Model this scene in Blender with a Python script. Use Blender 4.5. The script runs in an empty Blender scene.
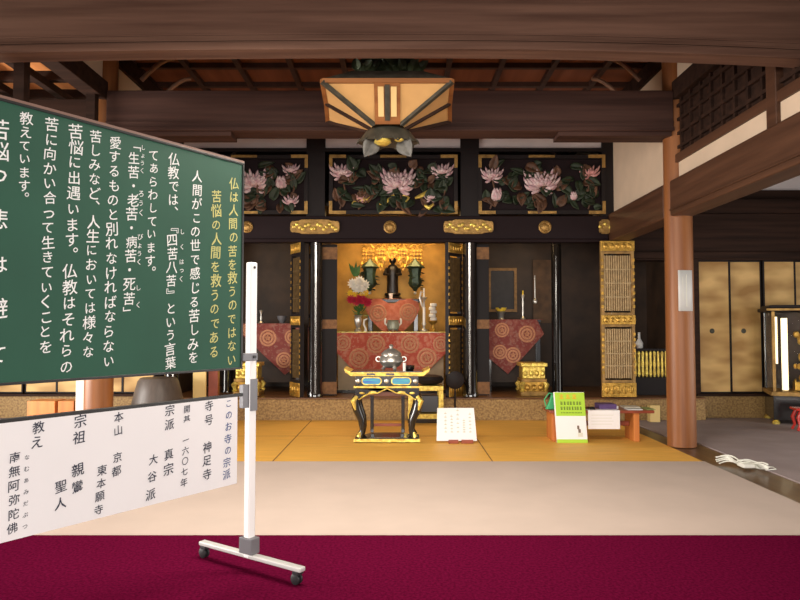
import bpy, bmesh, math, random
from mathutils import Vector, Matrix, Euler
random.seed(7)
PI = math.pi
SC = bpy.context.scene
COL = SC.collection
F = 670.0
CAMZ = 1.42
PITCH = math.radians(2.31)

# ---------------------------------------------------------------- measuring
def ray(px, py):
    x = (px - 400) / F; v = (300 - py) / F
    return Vector((x, math.cos(PITCH) - v * math.sin(PITCH), math.sin(PITCH) + v * math.cos(PITCH)))
def P(px, py, Y):
    d = ray(px, py); d *= Y / d.y; d.z += CAMZ; return d
def PX(px, py, X):
    d = ray(px, py); d *= X / d.x; d.z += CAMZ; return d
def G(px, py, z=0.0):
    d = ray(px, py); d *= (z - CAMZ) / d.z; d.z += CAMZ; return d

# ---------------------------------------------------------------- objects
def tag(o, label=None, cat=None, group=None, kind=None):
    if label: o['label'] = label
    if cat: o['category'] = cat
    if group: o['group'] = group
    if kind: o['kind'] = kind
    return o
def thing(name, label, cat, loc=(0, 0, 0), rz=0.0, group=None):
    o = bpy.data.objects.new(name, None); COL.objects.link(o)
    o.empty_display_size = 0.1
    o.location = loc; o.rotation_euler = (0, 0, rz)
    return tag(o, label, cat, group)
def copy_tree(o, parent=None):
    c = o.copy(); COL.objects.link(c); c.parent = parent
    for ch in [x for x in COL.objects if x.parent == o]:
        copy_tree(ch, c)
    return c

class MB:
    def __init__(s): s.bm = bmesh.new()
    def poly(s, vs, fs):
        b = [s.bm.verts.new(v) for v in vs]
        for f in fs:
            try: s.bm.faces.new([b[i] for i in f])
            except ValueError: pass
        return s
    def box(s, x0, x1, y0, y1, z0, z1, M=None):
        vs = [Vector(v) for v in ((x0,y0,z0),(x1,y0,z0),(x1,y1,z0),(x0,y1,z0),(x0,y0,z1),(x1,y0,z1),(x1,y1,z1),(x0,y1,z1))]
        if M: vs = [M @ v for v in vs]
        return s.poly(vs, [(0,3,2,1),(4,5,6,7),(0,1,5,4),(1,2,6,5),(2,3,7,6),(3,0,4,7)])
    def bar(s, a, b, w, h):
        """box beam from a to b, w across, h high"""
        a = Vector(a); b = Vector(b); d = (b - a); L = d.length
        q = d.to_track_quat('X', 'Z').to_matrix().to_4x4(); q.translation = a
        return s.box(0, L, -w/2, w/2, -h/2, h/2, q)
    def lathe(s, prof, n=20, c=(0,0,0), M=None):
        c = Vector(c); rings = []
        for r, z in prof:
            if r < 1e-5:
                v = Vector((0,0,z))
                rings.append([s.bm.verts.new((M @ v if M else v) + c)])
            else:
                ring = []
                for k in range(n):
                    v = Vector((r*math.cos(2*PI*k/n), r*math.sin(2*PI*k/n), z))
                    ring.append(s.bm.verts.new((M @ v if M else v) + c))
                rings.append(ring)
        for a, b in zip(rings, rings[1:]):
            if len(a) == 1 and len(b) == 1: continue
            for k in range(n):
                k2 = (k+1) % n
                if len(a) == 1: f = [a[0], b[k2], b[k]]
                elif len(b) == 1: f = [a[k], a[k2], b[0]]
                else: f = [a[k], a[k2], b[k2], b[k]]
                s.bm.faces.new(f)
        for ring in (rings[0], rings[-1]):
            if len(ring) > 2:
                try: s.bm.faces.new(ring)
                except ValueError: pass
        return s
    def cyl(s, a, b, r0, r1=None, n=16):
        a = Vector(a); b = Vector(b); r1 = r0 if r1 is None else r1
        M = (b - a).to_track_quat('Z', 'Y').to_matrix().to_4x4()
        return s.lathe([(r0, 0), (r1, (b-a).length)], n, a, M)
    def ball(s, c, r, n=12):
        r = r if hasattr(r, '__len__') else (r, r, r)
        M = Matrix.Diagonal((r[0], r[1], r[2], 1))
        m = max(4, n // 2)
        return s.lathe([(math.sin(PI*i/m), -math.cos(PI*i/m)) for i in range(m+1)], n, c, M)
    def prism(s, pts, y0, y1, axis='Y'):
        """pts in XZ extruded along Y (or in YZ along X, or XY along Z)"""
        def mk(p, q):
            return {'Y': (p[0], q, p[1]), 'X': (q, p[0], p[1]), 'Z': (p[0], p[1], q)}[axis]
        n = len(pts)
        vs = [mk(p, y0) for p in pts] + [mk(p, y1) for p in pts]
        fs = [tuple(range(n)), tuple(range(2*n-1, n-1, -1))] + [(i, i+n, (i+1) % n + n, (i+1) % n) for i in range(n)]
        return s.poly(vs, fs)
    def tube(s, pts, r, n=8):
        pts = [Vector(p) for p in pts]; rs = r if hasattr(r, '__len__') else [r]*len(pts)
        rings = []; up = None
        for i, p in enumerate(pts):
            t = (pts[min(i+1, len(pts)-1)] - pts[max(i-1, 0)]).normalized()
            if up is None: up = t.orthogonal().normalized()
            else:
                up = (up - t * up.dot(t))
                up = up.normalized() if up.length > 1e-6 else t.orthogonal().normalized()
            w = t.cross(up)
            rings.append([s.bm.verts.new(p + rs[i]*(up*math.cos(2*PI*k/n) + w*math.sin(2*PI*k/n))) for k in range(n)])
        for a, b in zip(rings, rings[1:]):
            for k in range(n): s.bm.faces.new([a[k], a[(k+1) % n], b[(k+1) % n], b[k]])
        s.bm.faces.new(rings[0]); s.bm.faces.new(list(reversed(rings[-1])))
        return s
    def torus(s, c, R, r, M=None, n=24, m=8):
        c = Vector(c); g = []
        for i in range(n):
            row = []
            for j in range(m):
                a = 2*PI*i/n; b = 2*PI*j/m
                v = Vector(((R+r*math.cos(b))*math.cos(a), (R+r*math.cos(b))*math.sin(a), r*math.sin(b)))
                row.append(s.bm.verts.new((M @ v if M else v) + c))
            g.append(row)
        for i in range(n):
            for j in range(m):
                s.bm.faces.new([g[i][j], g[(i+1) % n][j], g[(i+1) % n][(j+1) % m], g[i][(j+1) % m]])
        return s
    def sheet(s, f, nu, nv):
        g = [[s.bm.verts.new(f(i/nu, j/nv)) for j in range(nv+1)] for i in range(nu+1)]
        for i in range(nu):
            for j in range(nv):
                s.bm.faces.new([g[i][j], g[i+1][j], g[i+1][j+1], g[i][j+1]])
        return s
    def leaf(s, base, direction, length, width, normal, curl=0.2, n=5):
        """pointed petal or leaf, bending towards its normal"""
        base = Vector(base); d = Vector(direction).normalized(); nn = Vector(normal)
        nn = (nn - d*nn.dot(d)).normalized(); w = d.cross(nn)
        def f(u, v):
            wd = width * math.sin(PI * min(1, (0.1 + 0.9*v)) ** 0.8) * 0.5
            a = (u - .5)*2
            return base + d*length*v*(1 - 0.25*curl*v) + w*a*wd + nn*(curl*length*v*v + abs(a)*wd*0.45)
        return s.sheet(f, 4, n)
    def build(s, name, m, parent=None, bev=0.0, smooth=True, solid=0.0, loc=None):
        bmesh.ops.remove_doubles(s.bm, verts=s.bm.verts, dist=1e-6)
        bmesh.ops.recalc_face_normals(s.bm, faces=s.bm.faces)
        me = bpy.data.meshes.new(name)
        s.bm.to_mesh(me); s.bm.free()
        me.materials.append(m)
        if smooth:
            me.polygons.foreach_set('use_smooth', [True]*len(me.polygons))
            me.set_sharp_from_angle(angle=math.radians(38))
        o = bpy.data.objects.new(name, me); COL.objects.link(o)
        if parent: o.parent = parent
        if loc: o.location = loc
        if solid:
            md = o.modifiers.new('Solid', 'SOLIDIFY'); md.thickness = solid; md.offset = 0
        if bev:
            md = o.modifiers.new('Bevel', 'BEVEL'); md.width = bev; md.segments = 2; md.limit_method = 'ANGLE'
            md.harden_normals = smooth
        return o

def struct(name, mb, m, parent=None, bev=0.0, smooth=True):
    o = mb.build(name, m, parent, bev, smooth)
    o['kind'] = 'structure'
    return o

# ---------------------------------------------------------------- materials
def new_mat(name):
    m = bpy.data.materials.new(name); m.use_nodes = True
    nt = m.node_tree; b = nt.nodes['Principled BSDF']
    return m, nt, b
def col(c): return (c[0], c[1], c[2], 1)
def mat(name, c, rough=.5, metal=0.0, var=0.0, scale=8.0, stretch=(1,1,1), bump=0.0, c2=None, spec=.5, bscale=None, detail=4.0, coat=0.0):
    m, nt, b = new_mat(name)
    b.inputs['Roughness'].default_value = rough; b.inputs['Metallic'].default_value = metal
    b.inputs['Specular IOR Level'].default_value = spec
    b.inputs['Coat Weight'].default_value = coat; b.inputs['Coat Roughness'].default_value = .08
    if var or c2 or bump:
        tc = nt.nodes.new('ShaderNodeTexCoord'); mp = nt.nodes.new('ShaderNodeMapping')
        mp.inputs['Scale'].default_value = stretch
        nt.links.new(tc.outputs['Object'], mp.inputs['Vector'])
        nz = nt.nodes.new('ShaderNodeTexNoise'); nz.inputs['Scale'].default_value = scale; nz.inputs['Detail'].default_value = detail
        nt.links.new(mp.outputs['Vector'], nz.inputs['Vector'])
        rp = nt.nodes.new('ShaderNodeValToRGB')
        a = c if c2 else tuple(x*(1-var) for x in c)
        z = c2 if c2 else tuple(min(1, x*(1+var)) for x in c)
        rp.color_ramp.elements[0].position = .32; rp.color_ramp.elements[1].position = .68
        rp.color_ramp.elements[0].color = col(a); rp.color_ramp.elements[1].color = col(z)
        nt.links.new(nz.outputs['Fac'], rp.inputs['Fac']); nt.links.new(rp.outputs['Color'], b.inputs['Base Color'])
        if bump:
            n2 = nz
            if bscale:
                n2 = nt.nodes.new('ShaderNodeTexNoise'); n2.inputs['Scale'].default_value = bscale; n2.inputs['Detail'].default_value = 3
                nt.links.new(mp.outputs['Vector'], n2.inputs['Vector'])
            bp = nt.nodes.new('ShaderNodeBump'); bp.inputs['Strength'].default_value = bump; bp.inputs['Distance'].default_value = .02
            nt.links.new(n2.outputs['Fac'], bp.inputs['Height']); nt.links.new(bp.outputs['Normal'], b.inputs['Normal'])
    else:
        b.inputs['Base Color'].default_value = col(c)
    return m
def wood(name, c, c2, axis='X', rough=.5, scale=5.0, bump=.15, spec=.4):
    st = {'X': (.12, 2, 2.6), 'Y': (2, .12, 2.6), 'Z': (2, 2, .12)}[axis]
    return mat(name, c, rough, 0, 0, scale, st, bump, c2, spec, detail=6)
def brocade(name, c, c2, c3):
    m, nt, b = new_mat(name)
    b.inputs['Roughness'].default_value = .75
    tc = nt.nodes.new('ShaderNodeTexCoord')
    vo = nt.nodes.new('ShaderNodeTexVoronoi'); vo.inputs['Scale'].default_value = 9
    nz = nt.nodes.new('ShaderNodeTexNoise'); nz.inputs['Scale'].default_value = 26; nz.inputs['Detail'].default_value = 3
    nt.links.new(tc.outputs['Object'], vo.inputs['Vector']); nt.links.new(tc.outputs['Object'], nz.inputs['Vector'])
    r1 = nt.nodes.new('ShaderNodeValToRGB'); r1.color_ramp.elements[0].color = col(c2); r1.color_ramp.elements[1].color = col(c)
    r1.color_ramp.elements[0].position = .25; r1.color_ramp.elements[1].position = .5
    nt.links.new(vo.outputs['Distance'], r1.inputs['Fac'])
    r2 = nt.nodes.new('ShaderNodeValToRGB'); r2.color_ramp.elements[0].position = .55; r2.color_ramp.elements[1].position = .62
    r2.color_ramp.elements[0].color = (0,0,0,1); r2.color_ramp.elements[1].color = (.7,.7,.7,1)
    nt.links.new(nz.outputs['Fac'], r2.inputs['Fac'])
    mx = nt.nodes.new('ShaderNodeMixRGB'); mx.inputs['Color2'].default_value = col(c3)
    nt.links.new(r2.outputs['Color'], mx.inputs['Fac']); nt.links.new(r1.outputs['Color'], mx.inputs['Color1'])
    nt.links.new(mx.outputs['Color'], b.inputs['Base Color'])
    return m
def glow(name, c, s):
    m, nt, b = new_mat(name)
    b.inputs['Base Color'].default_value = col(c)
    b.inputs['Emission Color'].default_value = col(c); b.inputs['Emission Strength'].default_value = s
    return m

BEAM = wood('beam wood', (.082,.039,.025), (.17,.090,.060), 'X', .7, spec=.25)
BEAM_DK = wood('darker beam wood', (.044,.020,.015), (.085,.041,.030), 'X', .65, spec=.25)  # darker tone of the beam wood, for the second beam
BEAM_Y = wood('side beam wood', (.052,.020,.0085), (.096,.040,.019), 'Y', .55)
PILLAR = wood('pillar wood', (.18,.060,.017), (.32,.125,.040), 'Z', .42, 4)
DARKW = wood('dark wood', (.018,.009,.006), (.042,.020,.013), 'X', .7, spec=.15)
CEILW = wood('ceiling boards', (.17,.055,.026), (.27,.095,.045), 'Y', .6, 3)
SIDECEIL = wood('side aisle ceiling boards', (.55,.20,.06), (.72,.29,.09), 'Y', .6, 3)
BATTEN = mat('ceiling batten wood', (.05,.022,.015), .55, var=.25)
LACQ = mat('black lacquer', (.008,.007,.007), .16, spec=.6, coat=.3)
LACQP = mat('polished post lacquer', (.008,.007,.007), .15, spec=1.0, coat=1.0)
LACQD = mat('dull black lacquer', (.014,.010,.010), .5, spec=.2)
LACQM = mat('matte purple black lacquer', (.016,.009,.010), .62, spec=.12)
GOLD = mat('gold leaf', (.62,.36,.07), .36, .75, .3, 14, bump=.35, bscale=40)
GOLDB = mat('bright carved gold', (.92,.60,.13), .3, .55, .35, 18, bump=.6, bscale=34)
GOLDD = mat('aged gold', (.36,.21,.06), .45, .55, .35, 10, bump=.4, bscale=45)
GOLDW = mat('gold leaf wall', (.50,.27,.05), .5, .35, .25, 3)
PLASTER = mat('cream plaster', (.66,.51,.37), .85, var=.05, scale=3)
PLASTERG = mat('cool lit plaster', (.74,.68,.67), .85, var=.05, scale=3)  # plaster copy, greyer tint put in for cooler light
CARPET = mat('maroon carpet', (.098,.0035,.024), 1.0, var=.3, scale=60, bump=.35, bscale=220, spec=0)
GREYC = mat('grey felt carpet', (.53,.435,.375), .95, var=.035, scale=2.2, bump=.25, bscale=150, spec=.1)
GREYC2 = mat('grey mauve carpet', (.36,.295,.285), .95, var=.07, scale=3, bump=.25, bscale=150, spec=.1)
TATAMI = mat('golden tatami', (.85,.47,.09), .55, var=.10, scale=6, stretch=(.4, 6, 1), bump=.12, bscale=50, spec=.35)
SPECK = mat('speckled gold brown', (.20,.11,.036), .6, 0, 0, 34, (1,1,1), .2, (.44,.28,.10))
STEPW = wood('inner floor boards', (.10,.045,.02), (.20,.095,.04), 'X', .3)
GREEN = mat('green chalkboard', (.018,.090,.055), .6, var=.10, scale=2)
CHALK = mat('white chalk', (.86,.88,.86), .9)
CHALKY = mat('yellow chalk', (.60,.58,.22), .9)
INK = mat('blue black ink', (.03,.035,.06), .8)
INKB = mat('blue ink', (.06,.10,.26), .8)
PAPER = mat('white paper', (.86,.85,.86), .8, var=.015, scale=2)
PAPERD = mat('grey white paper', (.62,.62,.60), .8, var=.03)
WMETAL = mat('white painted steel', (.93,.92,.91), .45)
STEEL = mat('grey steel', (.20,.20,.215), .4, .3)
ALUDARK = mat('dark aluminium', (.05,.05,.05), .4, .5)
RUBBER = mat('black rubber', (.012,.012,.014), .5)
BRONZE = mat('dull greenish bronze', (.065,.060,.045), .5, .4, .3, 12)
LEADG = mat('grey patinated metal', (.11,.105,.095), .6, .3, .25, 20)
LAMPP = mat('tan lantern paper', (.58,.33,.12), .7, var=.06, scale=5)
LAMPR = wood('lantern frame wood', (.20,.07,.02), (.33,.13,.04), 'X', .4)
SILVER = mat('old silver', (.62,.60,.55), .3, .8, .2, 10)
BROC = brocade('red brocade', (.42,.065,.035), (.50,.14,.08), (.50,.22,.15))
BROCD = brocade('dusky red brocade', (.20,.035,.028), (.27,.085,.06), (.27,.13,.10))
CREST = mat('pale gold embroidery', (.48,.21,.11), .7, var=.2, scale=40)
CREST2 = mat('red gold embroidery', (.42,.12,.05), .7, var=.25, scale=40)
PINK = mat('pale pink carved petals', (.50,.27,.31), .6, 0, 0, 16, (1,1,1), 0, (.72,.58,.56))
PINKD = mat('rose carved petals', (.50,.20,.20), .6, 0, 0, 9, (1,1,1), 0, (.66,.38,.34))
LEAFG = mat('dark green carved leaves', (.018,.030,.012), .6, var=.4, scale=10)
LEAFB = mat('brown carved leaves', (.10,.045,.022), .6, var=.4, scale=10)
BLUE = mat('blue green enamel', (.02,.09,.50), .25, 0, 0, 7, (.4,1,6), 0, (.04,.42,.42))
REDL = mat('red brown lacquer', (.26,.055,.025), .3, var=.2, scale=5)
ORANGEW = wood('orange wood', (.50,.15,.035), (.68,.25,.06), 'Z', .45)
REDLB = mat('bright red lacquer', (.55,.03,.02), .25)
DARKBR = mat('dark brown interior wall', (.036,.019,.010), .6, var=.4, scale=3)
FUSUMA = mat('gold sliding door paper', (.36,.19,.05), .55, .1, 0, 2.3, (.9,1,2.0), 0, (.72,.47,.18), detail=1.5)
GREYCLOTH = mat('grey brown lacquered cone', (.10,.080,.068), .45, var=.15, scale=4, stretch=(6,6,.3))
LIME = mat('lime green print', (.40,.66,.04), .6)
ORANGEP = mat('orange print', (.80,.42,.02), .6)
BLACKP = mat('black print', (.02,.03,.01), .7)
FAINT = mat('faint grey print', (.68,.68,.60), .8)
VIOLET = mat('violet cloth cover', (.10,.05,.16), .7, var=.3)
GREENP = mat('green plastic', (.05,.40,.16), .4)
CREAM = mat('cream wood', (.75,.55,.22), .6)
TUBE = glow('fluorescent tube', (1.0,.84,.55), 1.35)
WHITEF = mat('white petals', (.85,.82,.75), .7)
YELLF = mat('yellow petals', (.85,.60,.05), .7)
REDF = mat('crimson petals', (.50,.02,.06), .7)
FOLI = mat('fresh green leaves', (.05,.14,.03), .6, var=.4, scale=12)
CORD = mat('white cord plastic', (.80,.80,.72), .5)
LATT = mat('grey gold lattice bars', (.52,.37,.19), .45, .3, .2, 20)
SILL = wood('dark sill wood', (.06,.03,.018), (.15,.075,.03), 'Y', .3)
GLASS, _nt, _b = new_mat('case glass')
_b.inputs['Transmission Weight'].default_value = 1; _b.inputs['Roughness'].default_value = .02; _b.inputs['IOR'].default_value = 1.02
_b.inputs['Base Color'].default_value = (.95,.97,.95,1)

# ---------------------------------------------------------------- key measures
XR, XL = 3.34, -3.58          # pillar lines left and right of the nave
YP, YB = 8.0, 10.3            # pillar row, altar front row
XC = -.13                     # middle of the altar
XA = P(697, 330, 10.5).x - .02
WX0, WX1, WY0, WY1 = -7.2, 7.4, -3.6, 13.3
ZC = 4.95

# ---------------------------------------------------------------- room shell
struct('floor', MB().box(WX0, WX1, WY0, WY1, -.2, 0), DARKW)
struct('ceiling', MB().box(XL-.1, XR+.1, WY0, WY1, ZC, ZC+.1), CEILW)
b = MB()
for i in range(11):
    x = -3.55 + .70*i
    b.box(x-.035, x+.035, WY0, WY1, ZC-.07, ZC-.001)
for i in range(24):
    y = 13.05 - .70*i
    b.box(XL, XR, y-.035, y+.035, ZC-.068, ZC-.001)
struct('trim_1', b, BATTEN, smooth=False)
b = MB(); b2 = MB()
for y in [13.05 - .70*(i+.5) for i in range(10)]:
    for s, x in ((1, XR-.2), (-1, XL+.2)):
        pts = [(x - s*.46*math.sin(t*PI/2), y, ZC-.34+.27*(1-math.cos(t*PI/2))) for t in (0,.2,.4,.6,.8,1)]
        pts = [(x - s*(.05+.42*t), y, ZC - .36 + .29*math.sin(t*PI/2)) for t in (0,.2,.4,.6,.8,1)]
        b.tube(pts, .030, 8)
struct('trim_2', b, mat('pale rib wood', (.30,.17,.11), .5, var=.2))
# side aisles
z3 = 4.45
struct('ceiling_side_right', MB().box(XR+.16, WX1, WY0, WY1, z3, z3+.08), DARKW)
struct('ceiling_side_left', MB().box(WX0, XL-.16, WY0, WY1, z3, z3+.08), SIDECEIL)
b = MB()
for i in range(26):
    y = WY0 + .3 + i*.62
    b.box(WX0, XL-.17, y-.05, y+.05, z3-.11, z3-.001)
for x in (-6.6, -6.0, -5.4, -4.8, -4.2):
    b.box(x-.045, x+.045, WY0, WY1, z3-.20, z3-.112)
struct('trim_3', b, DARKW, smooth=False)

# outer walls: the right and left aisle walls have open bays for daylight, the rear is open to the porch
def wall_with_hole(axis, pos, th, a0, a1, z1, holes):
    m = MB(); cur = a0
    def put(u0, u1, w0, w1):
        if axis == 'X': m.box(pos, pos+th, u0, u1, w0, w1)
        else: m.box(u0, u1, pos, pos+th, w0, w1)
    for (h0, h1, k0, k1) in holes:
        put(cur, h0, 0, z1)
        if k0 > 0: put(h0, h1, 0, k0)
        put(h0, h1, k1, z1); cur = h1
    put(cur, a1, 0, z1)
    return m
struct('wall_left', wall_with_hole('X', WX0-.15, .15, WY0, WY1, 5.1, [(3.0, 9.6, .0, 2.3)]), DARKBR, smooth=False)
struct('wall_right', wall_with_hole('X', WX1, .15, WY0, WY1, 5.1, [(2.0, 8.6, .0, 2.3)]), DARKBR, smooth=False)
struct('wall_rear', wall_with_hole('Y', WY0-.15, .15, WX0, WX1, 5.1, [(-6.0, 6.0, .0, 2.6)]), DARKBR, smooth=False)
struct('wall_back', MB().box(WX0, WX1, WY1, WY1+.15, 0, 5.1), DARKBR, smooth=False)

# ground cover
CX0, CX1 = XL+.22, XR-.16
yT = G(400, 463.2).y
struct('floor_tatami', MB().box(CX0, CX1, yT-.3, 10.2, 0, .012), TATAMI)
b = MB()
for pa in ((275, 460, 314, 421), (492.5, 462.5, 474, 438)):
    a = G(pa[0], pa[1]); c = G(pa[2], pa[3])
    b.box(a.x-.006, a.x+.006, yT+.01, min(c.y, 10.19), .0115, .0128)
for py, x0, x1 in ((437, CX0, CX1),):
    y = G(400, py).y
    b.box(x0, x1, y-.006, y+.006, .0115, .0128)
struct('trim_4', b, mat('tatami seam', (.22,.09,.02), .7), smooth=False)
yM = G(400, 540).y
o = MB().box(CX0, CX1, yM-.5, yT, .0121, .020).build('felt_carpet', GREYC, None, .003)
tag(o, 'broad pale grey felt carpet lying between maroon carpet and golden tatami', 'carpet', kind='thing')
o = MB().box(-5.6, 3.12, WY0+.2, yM, .0201, .034).build('plush_carpet', CARPET, None, .006)
tag(o, 'deep maroon carpet under the rolling chalkboard', 'carpet', kind='thing')
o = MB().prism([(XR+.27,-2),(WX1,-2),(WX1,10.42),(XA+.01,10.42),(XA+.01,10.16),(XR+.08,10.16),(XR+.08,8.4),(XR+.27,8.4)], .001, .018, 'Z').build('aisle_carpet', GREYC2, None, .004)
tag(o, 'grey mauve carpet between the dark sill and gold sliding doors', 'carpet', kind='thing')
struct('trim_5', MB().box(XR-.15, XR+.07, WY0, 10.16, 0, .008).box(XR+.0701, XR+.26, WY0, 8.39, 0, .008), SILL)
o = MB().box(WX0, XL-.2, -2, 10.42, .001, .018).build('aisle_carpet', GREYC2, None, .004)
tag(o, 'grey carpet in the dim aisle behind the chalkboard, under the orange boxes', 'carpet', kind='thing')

# ---------------------------------------------------------------- altar platform and shells
ZD = P(400, 399, 10.2).z
struct('floor_platform', MB().box(XL-.2, XA, 10.2, WY1, 0, ZD), SPECK, bev=.01)
struct('floor_inner', MB().box(XL-.2, XA, 10.32, WY1, ZD, ZD+.006), STEPW)
struct('trim_6', MB().box(XL-.2, XA, 10.17, 10.32, ZD, ZD+.022), STEPW, bev=.006)
YF = 10.5
zf0 = P(730, 393.5, YF).z; zf1 = P(730, 260, YF).z
struct('wall_aisle_base_right', MB().box(XA+.002, WX1, YF, YF+.3, 0, zf0-.04), SPECK)
struct('wall_aisle_base_left', MB().box(WX0, XL-.202, YF, YF+.3, 0, zf0-.04), SPECK)
for s, x0, x1 in (('right', XR+.16, WX1), ('left', WX0, XL-.21)):
    struct('wall_aisle_header_' + s, MB().box(x0, x1, YF, YF+.3, zf1, 3.58), DARKW)
    xq = XA+.002 if s == 'right' else x0
    struct('trim_rail_' + s, MB().box(x0, x1, YF-.06, YF-.001, zf1+.02, zf1+.12).box(x0, x1, YF-.1, YF-.001, 3.2, 3.42).box(xq, x1, YF-.05, YF-.001, zf0-.04, zf0-.005), DARKW, bev=.008)
    struct('wall_aisle_plaster_' + s, MB().box(x0, x1, YF+.05, YF+.25, 3.5801, z3-.001), PLASTERG)
# gold sliding doors
def fusuma(n, x0, x1, y):
    r = MB()
    f = .022
    r.box(x0, x0+f, y, y+.035, zf0, zf1-.002).box(x1-f, x1, y, y+.035, zf0, zf1-.002)
    r.box(x0+f, x1-f, y, y+.035, zf0, zf0+f).box(x0+f, x1-f, y, y+.035, zf1-.002-f, zf1-.002)
    d = struct('door_%d' % n, r, LACQD, bev=.004, smooth=False)
    p = MB().box(x0+f, x1-f, y+.010, y+.030, zf0+f, zf1-.002-f).build('paper_panel', FUSUMA, d)
    xm = x0 + (x1-x0)*.42 if n % 2 else x1 - (x1-x0)*.58
    z = P(714, 331, YF).z
    h = MB().lathe([(0, 0), (.034, 0), (.040, .006), (.030, .010), (.022, .004), (0, .004)], 18, (xm, y+.0095, z), Matrix.Rotation(PI/2, 4, 'X')).build('door_pull', BRONZE, d)
    return d
xs = [P(px, 330, YF).x for px in (699.5, 732.5, 764.5)]
w = xs[1]-xs[0]
for i in range(6):
    x = xs[0] + (w*i)
    if x + w > WX1: break
    fusuma(i+1, x+.004, x+w-.004, YF+.04 + (.04 if i % 2 else 0))
for i in range(5):
    x = XL-.26 - w*(i+1)
    if x < WX0: break
    fusuma(i+11, x+.004, x+w-.004, YF+.04 + (.04 if i % 2 else 0))
struct('wall_door_side', MB().box(XA-.03, xs[0], YF, YF+.3, zf0-.04, zf1), DARKW)

# beams -------------------------------------------------------------------
# front rainbow beam
YA = 5.35
pts = []
n = 40
for i in range(n+1):
    px = -160 + i*(1120)/n
    t = (px-400)/400
    py = 50 + 9.5*abs(t)**2.2*(1 if t > 0 else .45)
    p = P(px, py, YA); pts.append((p.x, p.z))
top = 4.75
b = MB().prism(pts + [(pts[-1][0], top), (pts[0][0], top)], YA, YA+.17)
struct('trim_7', b, BEAM, smooth=False)
b = MB()                                       # moulded lower lip and grooves of the beam
def along(dy0, dz0, dy1, dz1):
    g = []
    for (x, z) in pts: g.append((x, z))
    vs = []; fs = []
    for i, (x, z) in enumerate(g):
        vs += [(x, YA+dy0, z+dz0), (x, YA+dy0, z+dz1), (x, YA+dy1, z+dz1), (x, YA+dy1, z+dz0)]
        if i:
            a = 4*(i-1); c = 4*i
            for k in range(4): fs.append((a+k, a+(k+1) % 4, c+(k+1) % 4, c+k))
    fs += [(0,1,2,3), tuple(4*(len(g)-1)+k for k in (3,2,1,0))]
    b.poly(vs, fs)
along(-.035, -.004, .001, .055)
along(-.018, .075, .001, .095)
along(-.012, .125, .001, .140)
struct('trim_8', b, BEAM, bev=.006)
# second beam, between the two pillars of the altar row
z20 = P(400, 131, YP-.17).z; z21 = P(400, 90, YP-.17).z
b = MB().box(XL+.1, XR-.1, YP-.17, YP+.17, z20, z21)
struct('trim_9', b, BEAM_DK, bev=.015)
b = MB()
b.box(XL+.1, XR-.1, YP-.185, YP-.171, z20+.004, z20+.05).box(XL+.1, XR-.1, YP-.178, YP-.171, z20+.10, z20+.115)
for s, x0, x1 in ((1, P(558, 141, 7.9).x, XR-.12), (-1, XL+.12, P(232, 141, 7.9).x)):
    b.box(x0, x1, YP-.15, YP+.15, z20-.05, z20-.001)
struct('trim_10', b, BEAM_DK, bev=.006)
# side beams
zs0 = PX(800, 163, XR-.14).z; zs1 = PX(800, 110, XR-.14).z; zs2 = PX(800, 84, XR-.14).z
for i, (s, x) in enumerate(((1, XR), (-1, XL))):
    m = MB()
    m.box(x-.14, x+.14, WY0, YP-.10, zs0, zs1).box(x-.14, x+.14, YP+.10, YB+.1, zs0, zs1)
    struct('trim_%d' % (11+i), m, BEAM_Y, bev=.02)
    m = MB()
    m.box(x-.155, x+.155, WY0, YP-.12, zs0+.06, zs0+.085)
    m.box(x-.08, x+.08, WY0, YP-.10, zs2, zs2+.10)
    m2 = MB().box(x-.10, x+.10, WY0, YP-.10, 4.12, 4.34).box(x-.10, x+.10, YP+.10, WY1, 4.66, ZC-.07)
    struct('trim_%d' % (23+i), m2, DARKW, bev=.008)
    struct('trim_%d' % (13+i), m, BEAM_Y, bev=.008)
    struct('wall_plaster_' + ('right' if s > 0 else 'left'), MB().box(x-.05, x+.05, WY0, 5.719, zs1, zs2).box(x-.05, x+.05, 5.881, YP-.165, zs1, zs2)
        .box(x-.05, x+.05, WY0, 5.719, 4.34, ZC-.08).box(x-.05, x+.05, 5.881, YP-.165, 4.34, ZC-.08).box(x-.05, x+.05, YP+.165, WY1, zs1, 4.66), PLASTER, smooth=False)
# open carved transom above the side beams
m = MB()
z0, z1 = zs2+.10, 4.12
m.box(XR-.02, XR+.02, WY0, YP-.10, z0, z1)
for k in range(46):
    y = WY0 + .12 + k*.25
    if y > YP-.2: break
    m.box(XR-.05, XR-.021, y-.02, y+.02, z0, z1)
for k in range(4):
    z = z0 + (k+.5)*(z1-z0)/4
    m.box(XR-.058, XR-.021, WY0, YP-.10, z-.018, z+.018)
struct('trim_15', m, DARKW, smooth=False)
m = MB()                                      # left side stays open between slender rails
for k in range(8):
    y = YP-.3 - k*1.45
    m.box(XL-.05, XL+.05, y-.05, y+.05, z0, z1)
struct('trim_16', m, DARKW, smooth=False)
# cross beam and wall in the left aisle and right aisle at the pillar row
for i, (x0, x1) in enumerate(((WX0, XL-.12),)):
    struct('trim_%d' % (17+i), MB().box(x0, x1, YP-.1, YP+.1, 3.92, 4.14).box(x0, x1, YP-.05, YP+.05, 3.42, 3.52).box(x0, x1, YP-.02, YP+.02, 3.52, 3.92), DARKW, bev=.006)

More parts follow.
